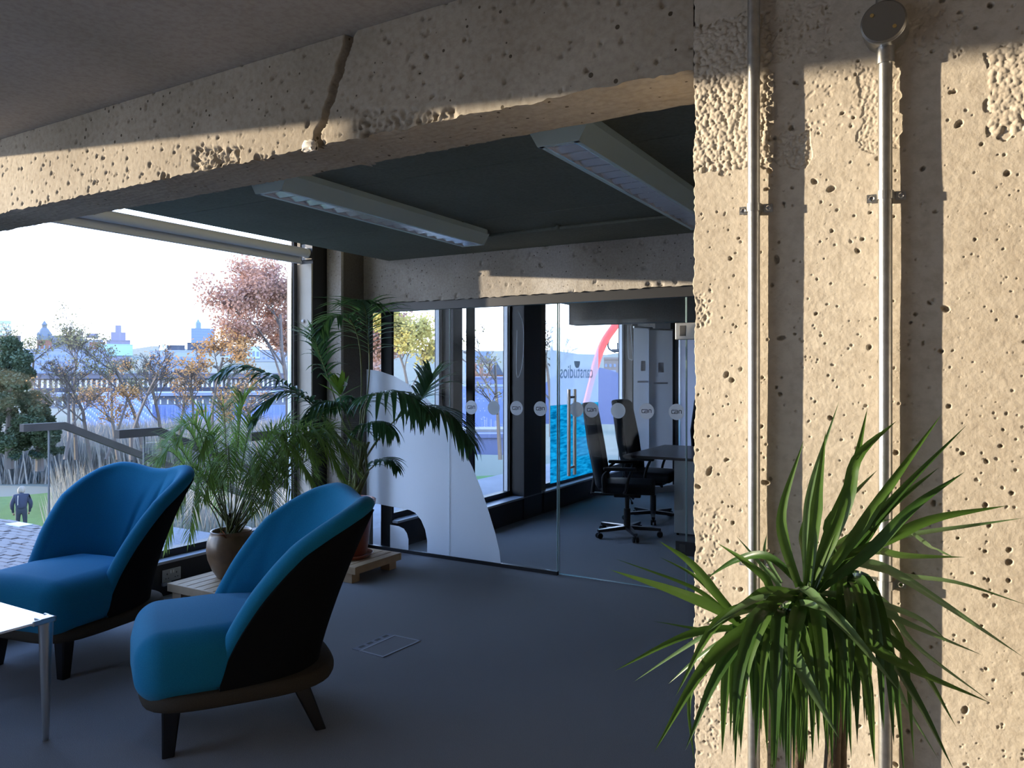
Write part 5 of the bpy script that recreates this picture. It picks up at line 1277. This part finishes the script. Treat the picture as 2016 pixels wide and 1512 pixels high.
# domed tower
r, P3, w2, zb_, zt_ = block('domed_tower', 75, 100, 671, 720, 520, bcol('red_brick', (.32, .16, .12)), 'brick and stone tower with small dome and lantern on the skyline', win=(3, 2, .3, .5, .2, .9), depth=9)
c_ = P3(0, 4.5, 0); b = MB(); b.lathe([(4.6, zt_), (4.6, zt_+3.5), (4.0, zt_+4.0), (3.5, zt_+6.5), (2.2, zt_+8.6), (1.6, zt_+9), (1.6, zt_+10.8), (2.0, zt_+11), (1.2, zt_+12.3), (.2, zt_+13.8), (0, zt_+15)], 16, (c_.x, c_.y, 0)); b.build('dome', bcol('verdigris_stone', (.20, .23, .27)), r, smooth=True, angle=40)
for s_ in (-1, 1):
    b = MB(); q_ = P3(s_*w2*.85, 1, 0); b.lathe([(.9, zt_), (.9, zt_+4), (1.1, zt_+4.2), (0, zt_+6.2)], 8, (q_.x, q_.y, 0)); b.build('corner_turret', bcol('verdigris_stone', (.20, .23, .27)), r)
block('long_building', 100, 158, 663, 720, 560, bcol('slate_grey', (.22, .24, .30)), 'grey-roofed long building right of the domed tower', depth=25, win=(12, 2, .4, .4, .3, .9))
block('far_block', 150, 200, 670, 705, 700, bcol('pale_block', (.40, .43, .52)), 'pale low block behind the bare trees', depth=25, win=(8, 3, .5, .4, .1, .9))
block('far_block', 172, 192, 657, 664, 900, bcol('lilac_block', (.35, .33, .42)), 'tiny lilac roof block on the horizon', depth=20)
block('brick_building', 178, 206, 675, 700, 480, bcol('red_brick', (.32, .16, .12)), 'low red brick building left of the stepped block', depth=20, win=(6, 2, .4, .4, .1, .9))
r, P3, w2, zb_, zt_ = block('stepped_block', 212, 254, 671, 715, 560, bcol('lilac_concrete', (.30, .29, .38)), 'stepped lilac-grey office block with rooftop plant', win=(9, 3, .7, .3, .2, .95), depth=25)
for (fr_, z0_, z1_) in ((.62, 0, 6.5), (.26, 6.5, 11.5)):
    b = MB(); b.prism([P3(-w2*fr_, 4, zt_+z0_), P3(w2*fr_, 4, zt_+z0_), P3(w2*fr_, 16, zt_+z0_), P3(-w2*fr_, 16, zt_+z0_)], (0, 0, z1_-z0_)); b.build('upper_storey', bcol('lilac_concrete', (.30, .29, .38)), r)
block('roof_shed', 198, 258, 679, 700, 430, bcol('pale_cyan', (.45, .68, .80)), 'pale turquoise flat roof below the stepped block', depth=20)
block('white_building', 60, 200, 690, 745, 330, bcol('pale_render', (.33, .39, .56)), 'broad pale building behind the bare trees', win=(18, 4, .5, .45, .1, .9), depth=20)
block('slate_building', 315, 362, 681, 705, 420, bcol('slate_dark', (.10, .12, .17)), 'dark slate mansard roof above the white office grid', depth=18)
b = MB(); 
for (px, h_) in ((319, 667), (324, 669)):
    p_ = at(px, 690, 415); b.tube([p_, at(px+1.5, h_, 415)], [1.6, .1], 6)
tag(b.build('church_spire', M['winlight'], origin=at(322, 690, 415)), 'pair of small pale spires above the white office grid', 'spire')
# white office with its window grid
block('white_office', 300, 402, 692, 737, 300, bcol('white_panel', (.38, .45, .60)), 'white four-storey office with regular window grid', win=(17, 4, .66, .72, .04, .80), depth=18)
block('tower_block', 378, 421, 648, 692, 640, bcol('blue_block', (.24, .33, .52)), 'tall plain blue-grey tower block on the skyline', win=(14, 7, .5, .4, .05, .95), depth=30)
b = MB(); c_ = at(390, 648, 650); b.lathe([(2.5, 0), (2.5, 5), (1, 7), (0, 9)], 10, c_); b.build('roof_plant', bcol('blue_block', (.24, .33, .52)), C.objects['tower_block'])
block('dark_building', 370, 400, 676, 700, 520, bcol('slate_dark', (.10, .12, .17)), 'dark roofs directly below the tall tower block', depth=20)
block('dark_building', 434, 458, 672, 700, 500, bcol('brown_block', (.22, .17, .17)), 'dark brown box building between orange tree and oak', depth=20)
block('pavilion_tower', 450, 467, 661, 672, 800, bcol('lilac_block', (.35, .33, .42)), 'small framed rooftop on the skyline right of the tower block', depth=20, win=(3, 1, .6, .5, .2, .8), wm='winlight')
block('pale_office', 446, 510, 683, 706, 380, bcol('cyan_white', (.52, .64, .78)), 'pale office with tall dark windows behind the russet oak', win=(8, 1, .55, .7, .1, .7), depth=20)
block('far_block', 500, 640, 690, 712, 600, bcol('pale_block', (.40, .43, .52)), 'pale long block behind the russet oak', depth=25, win=(16, 2, .5, .5, .1, .9))
block('brown_building', 345, 392, 729, 740, 230, bcol('brown_roof', (.20, .13, .12)), 'low brown gabled roof in front of the white office', depth=12)
# long two-storey station range with a dark fascia roof
block('station_range', 110, 640, 737, 745, 200, bcol('fascia', (.17, .17, .22)), 'long dark flat roof of the station range', depth=14)
block('station_range', 110, 640, 745, 765, 202, bcol('range_wall', (.16, .17, .22)), 'long station range wall with a row of bright-framed windows', win=(60, 1, .42, .8, .05, .98), depth=12, wm='winlight')
block('station_range', 110, 640, 765, 774, 198, bcol('fascia_dark', (.07, .08, .13)), 'dark band below the station range windows', depth=10)
block('platform_roof', 110, 620, 775, 779, 170, bcol('pale_roof', (.36, .43, .62)), 'thin bright platform roof edge below the station range', depth=8)
block('platform_wall', 110, 620, 779, 800, 172, bcol('blue_wall', (.20, .24, .34)), 'dark bluish wall under the platform roof', win=(40, 1, .2, .6, .1, .8), depth=6, wm='winlight')
# corrugated arched roofs
def shed_roof(name, px0, px1, y0, y1, d0, d1, m_, label, ribs=60, arch=0):
    """large ribbed roof rising away from the viewer"""
    a0_, a1_ = at(px0, y1, d0), at(px1, y1, d0); b0_, b1_ = at(px0, y0, d1), at(px1, y0, d1); c = (a0_+b1_)/2
    b = MB(); V_ = []; F_ = []; N_ = 70; K_ = ribs*3
    for i in range(N_+1):
        t = i/N_
        for k in range(K_+1):
            q_ = k/K_; p = a0_.lerp(a1_, t).lerp(b0_.lerp(b1_, t), q_); p = p+Vector((0, 0, arch*math.sin(math.pi*q_)+(.30*d0/100 if (q_*ribs*.75+t*ribs*.35) % 1 < .5 else 0)))
            V_.append(p)
    b.v = [tuple(v) for v in V_]; b.f = [(i*(K_+1)+k, (i+1)*(K_+1)+k, (i+1)*(K_+1)+k+1, i*(K_+1)+k+1) for i in range(N_) for k in range(K_)]; b.m = [0]*len(b.f)
    o = b.build(name, m_, origin=(c.x, c.y, c.z)); tag(o, label, 'roof'); return o
M['zinc'] = mat('zinc_roof', (.10, .125, .25), .6, .0)
M['zinc_pale'] = mat('zinc_roof_pale', (.14, .17, .32), .5)
shed_roof('arched_roof', 250, 640, 800, 905, 95, 165, M['zinc'], 'huge ribbed metal station roof filling the lower window view', 70, 2.0)
shed_roof('arched_roof', 160, 300, 806, 905, 90, 160, M['zinc_pale'], 'pale curved end of the ribbed station roof behind the bare trees', 24, 5.0)
for k in range(9):
    pass
shed_roof('metal_roof', 880, 1030, 768, 850, 70, 120, M['zinc'], 'blue ribbed metal roof seen through the narrow meeting room window', 50, 0)
block('roof_edge', 880, 1030, 762, 768, 121, bcol('pale_roof', (.36, .43, .62)), 'thin bright eaves line above the blue ribbed roof', depth=4)
block('metal_shed', 935, 1030, 745, 762, 150, M['zinc_pale'], 'pale shed roof under the brick gabled house', depth=14)
block('retaining_wall', 860, 1040, 852, 862, 66, bcol('coping', (.28, .27, .27)), 'grey stone coping below the blue ribbed roof', depth=3)
block('retaining_wall', 860, 1040, 862, 905, 64, bcol('blue_render', (.18, .20, .34)), 'dark bluish retaining wall below the grey coping', depth=3)
r, P3, w2, zb_, zt_ = block('gabled_house', 926, 992, 738, 765, 200, bcol('red_brick', (.32, .16, .12)), 'red brick gabled house with chimneys in the narrow meeting room window', win=(5, 1, .25, .5, .2, .9), depth=9)
b = MB(); b.prism([P3(w2*.1, -.3, zt_), P3(w2*.55, -.3, zt_+3.6), P3(w2, -.3, zt_)], (P3(0, 9, 0)-P3(0, 0, 0))); b.build('gable_roof', bcol('slate_dark', (.10, .12, .17)), r)
for a_ in (-.75, -.35, .2):
    b = MB(); b.prism([P3(w2*a_-.5, 2, zt_), P3(w2*a_+.5, 2, zt_), P3(w2*a_+.5, 3.5, zt_), P3(w2*a_-.5, 3.5, zt_)], (0, 0, 3.0)); b.build('chimney', bcol('orange_brick', (.50, .24, .16)), r)
block('white_office', 915, 980, 713, 740, 320, bcol('white_panel', (.38, .45, .60)), 'white office behind the brick gabled house', win=(12, 2, .5, .5, .2, .9), depth=14)
block('far_block', 930, 966, 694, 716, 520, bcol('blue_block', (.24, .33, .52)), 'blue-grey block on the skyline above the brick gabled house', win=(6, 4, .5, .4, .1, .9), depth=20)
block('brown_building', 1189, 1232, 708, 790, 160, bcol('brown_block2', (.26, .22, .20)), 'brown modern block right of the poster in the far window', win=(5, 5, .5, .4, .05, .95), depth=10)
block('white_building', 1186, 1212, 733, 790, 140, bcol('pale_render', (.33, .39, .56)), 'narrow white gabled building right of the poster', win=(2, 3, .5, .6, .1, .9), depth=8)
b = MB(); c_ = at(1160, 835, 110); f_ = ray(1160, HY); f_.z = 0; f_.normalize(); s_ = Vector((f_.y, -f_.x, 0))
prof = [c_+s_*(9.0*math.cos(math.pi*k/40))+Vector((0, 0, 8.2*math.sin(math.pi*k/40))) for k in range(41)]
b.add([p for p in prof]+[p+f_*30 for p in prof], [(k, k+1, 42+k, 41+k) for k in range(40)]+[tuple(range(41))]); tag(b.build('domed_roof', M['zinc'], origin=c_), 'big rounded grey roof behind the window poster', 'roof')
# red boom of a crane
r = empty('crane_boom', at(1165, 830, 38), 'long red crane boom crossing the poster window', 'crane')
b = MB(); pl = bez([at(1128, 900, 40), at(1152, 800, 40), at(1182, 690, 40), at(1215, 636, 40), at(1240, 600, 40)], 24); b.tube(pl, [.16]*10+[.22]*15, 8); b.build('boom', mat('crane_red', (.62, .05, .05), .5), r, smooth=True)
b = MB(); b.tube(bez([at(1213, 640, 40), at(1200, 665, 40), at(1198, 685, 40), at(1212, 694, 40)], 12), .05, 6); b.build('cable', M['ink'], r)
b = MB(); p_ = at(1216, 688, 40); b.bbox((p_.x-.28, p_.y-.15, p_.z-.14), (p_.x+.28, p_.y+.15, p_.z+.02), .03); b.tube([p_, p_+Vector((0, 0, .35))], .04, 6); b.build('basket', M['ink'], r)

# ---- the person on the lawn, seen from behind with bowed head
pc = at(42, HY, 28.6); gz = ground_h(pc.x, pc.y)+.02; f_ = Vector((pc.x, pc.y, 0)).normalized(); s_ = Vector((f_.y, -f_.x, 0))
per = empty('person', (pc.x, pc.y, gz), 'person in a dark jacket seen from behind, walking on the lawn with head bowed', 'person')
def skin(name, joints, edges, m_, parent, sub=2):
    me = bpy.data.meshes.new(name); me.from_pydata([tuple(j[0]) for j in joints], edges, []); me.materials.append(m_)
    o = link(name, me, parent); md = o.modifiers.new('s', 'SKIN'); 
    for v, j in zip(me.skin_vertices[0].data, joints): v.radius = j[1] if hasattr(j[1], '__len__') else (j[1], j[1])
    me.skin_vertices[0].data[0].use_root = True
    md2 = o.modifiers.new('u', 'SUBSURF'); md2.levels = sub; md2.render_levels = sub; return o
def L3(a, t, z): return s_*a+f_*t+Vector((0, 0, z))
jt = [(L3(0, 0, .93), (.16, .13)), (L3(0, .02, 1.12), (.17, .13)), (L3(0, .07, 1.33), (.19, .13)), (L3(0, .12, 1.44), (.12, .1)), (L3(0, .17, 1.53), (.06, .06)),
      (L3(.19, .08, 1.38), .085), (L3(.29, .05, 1.12), .065), (L3(.27, .12, .88), .05), (L3(.26, .15, .78), .045),
      (L3(-.19, .08, 1.38), .085), (L3(-.29, .05, 1.12), .065), (L3(-.27, .12, .88), .05), (L3(-.26, .15, .78), .045),
      (L3(.10, 0, .82), .10), (L3(.12, .03, .48), .075), (L3(.12, -.04, .10), .055), (L3(.12, .10, .04), .045),
      (L3(-.10, 0, .82), .10), (L3(-.11, .08, .48), .075), (L3(-.11, .05, .10), .055), (L3(-.11, .19, .04), .045), (L3(0, .21, 1.60), .085)]
ed = [(0, 1), (1, 2), (2, 3), (3, 4), (2, 5), (5, 6), (6, 7), (7, 8), (2, 9), (9, 10), (10, 11), (11, 12), (0, 13), (13, 14), (14, 15), (15, 16), (0, 17), (17, 18), (18, 19), (19, 20), (4, 21)]
skin('body', jt, ed, bcol('dark_trousers', (.035, .04, .055), .9), per)
jk = [(L3(0, -.01, .88), (.20, .155)), (L3(0, .01, 1.12), (.20, .155)), (L3(0, .06, 1.34), (.215, .15)), (L3(0, .11, 1.45), (.13, .11)), (L3(.20, .08, 1.39), .10), (L3(.30, .05, 1.12), .082), (L3(.28, .11, .90), .066), (L3(-.20, .08, 1.39), .10), (L3(-.30, .05, 1.12), .082), (L3(-.28, .11, .90), .066)]
skin('jacket', jk, [(0, 1), (1, 2), (2, 3), (2, 4), (4, 5), (5, 6), (2, 7), (7, 8), (8, 9)], bcol('navy_jacket', (.03, .035, .06), .9), per)
b = MB(); hc = Vector(per.location)+L3(0, .20, 1.60)
vs, fs = rbox_pts((.25, .25, .29), .125, 4); b.add([Vector(v)+hc+Vector((0, 0, .01+.02*math.sin(v[0]*30))) for v in vs], fs); b.build('hair', bcol('fair_hair', (.26, .22, .17), .8), per, smooth=True)
b = MB(); P0 = Vector(per.location); b.tube([P0+L3(-.10, -.10, 1.45), P0+L3(-.11, -.13, 1.25), P0+L3(-.11, -.13, 1.1)], .012, 6); b.build('bag_strap', bcol('strap_grey', (.45, .42, .38)), per)
for s in (1, -1):
    for k in range(4):
        b = MB(); h0 = P0+L3(s*(.26-.012*k), .15+.012*k, .77); b.tube([h0, h0+Vector((0, 0, -.05)), h0+L3(-s*.01, .015, -.085+.006*abs(k-1.5))], [.011, .010, .007], 6); b.build('finger', bcol('skin_tone', (.35, .2, .14), .7), per, smooth=True)
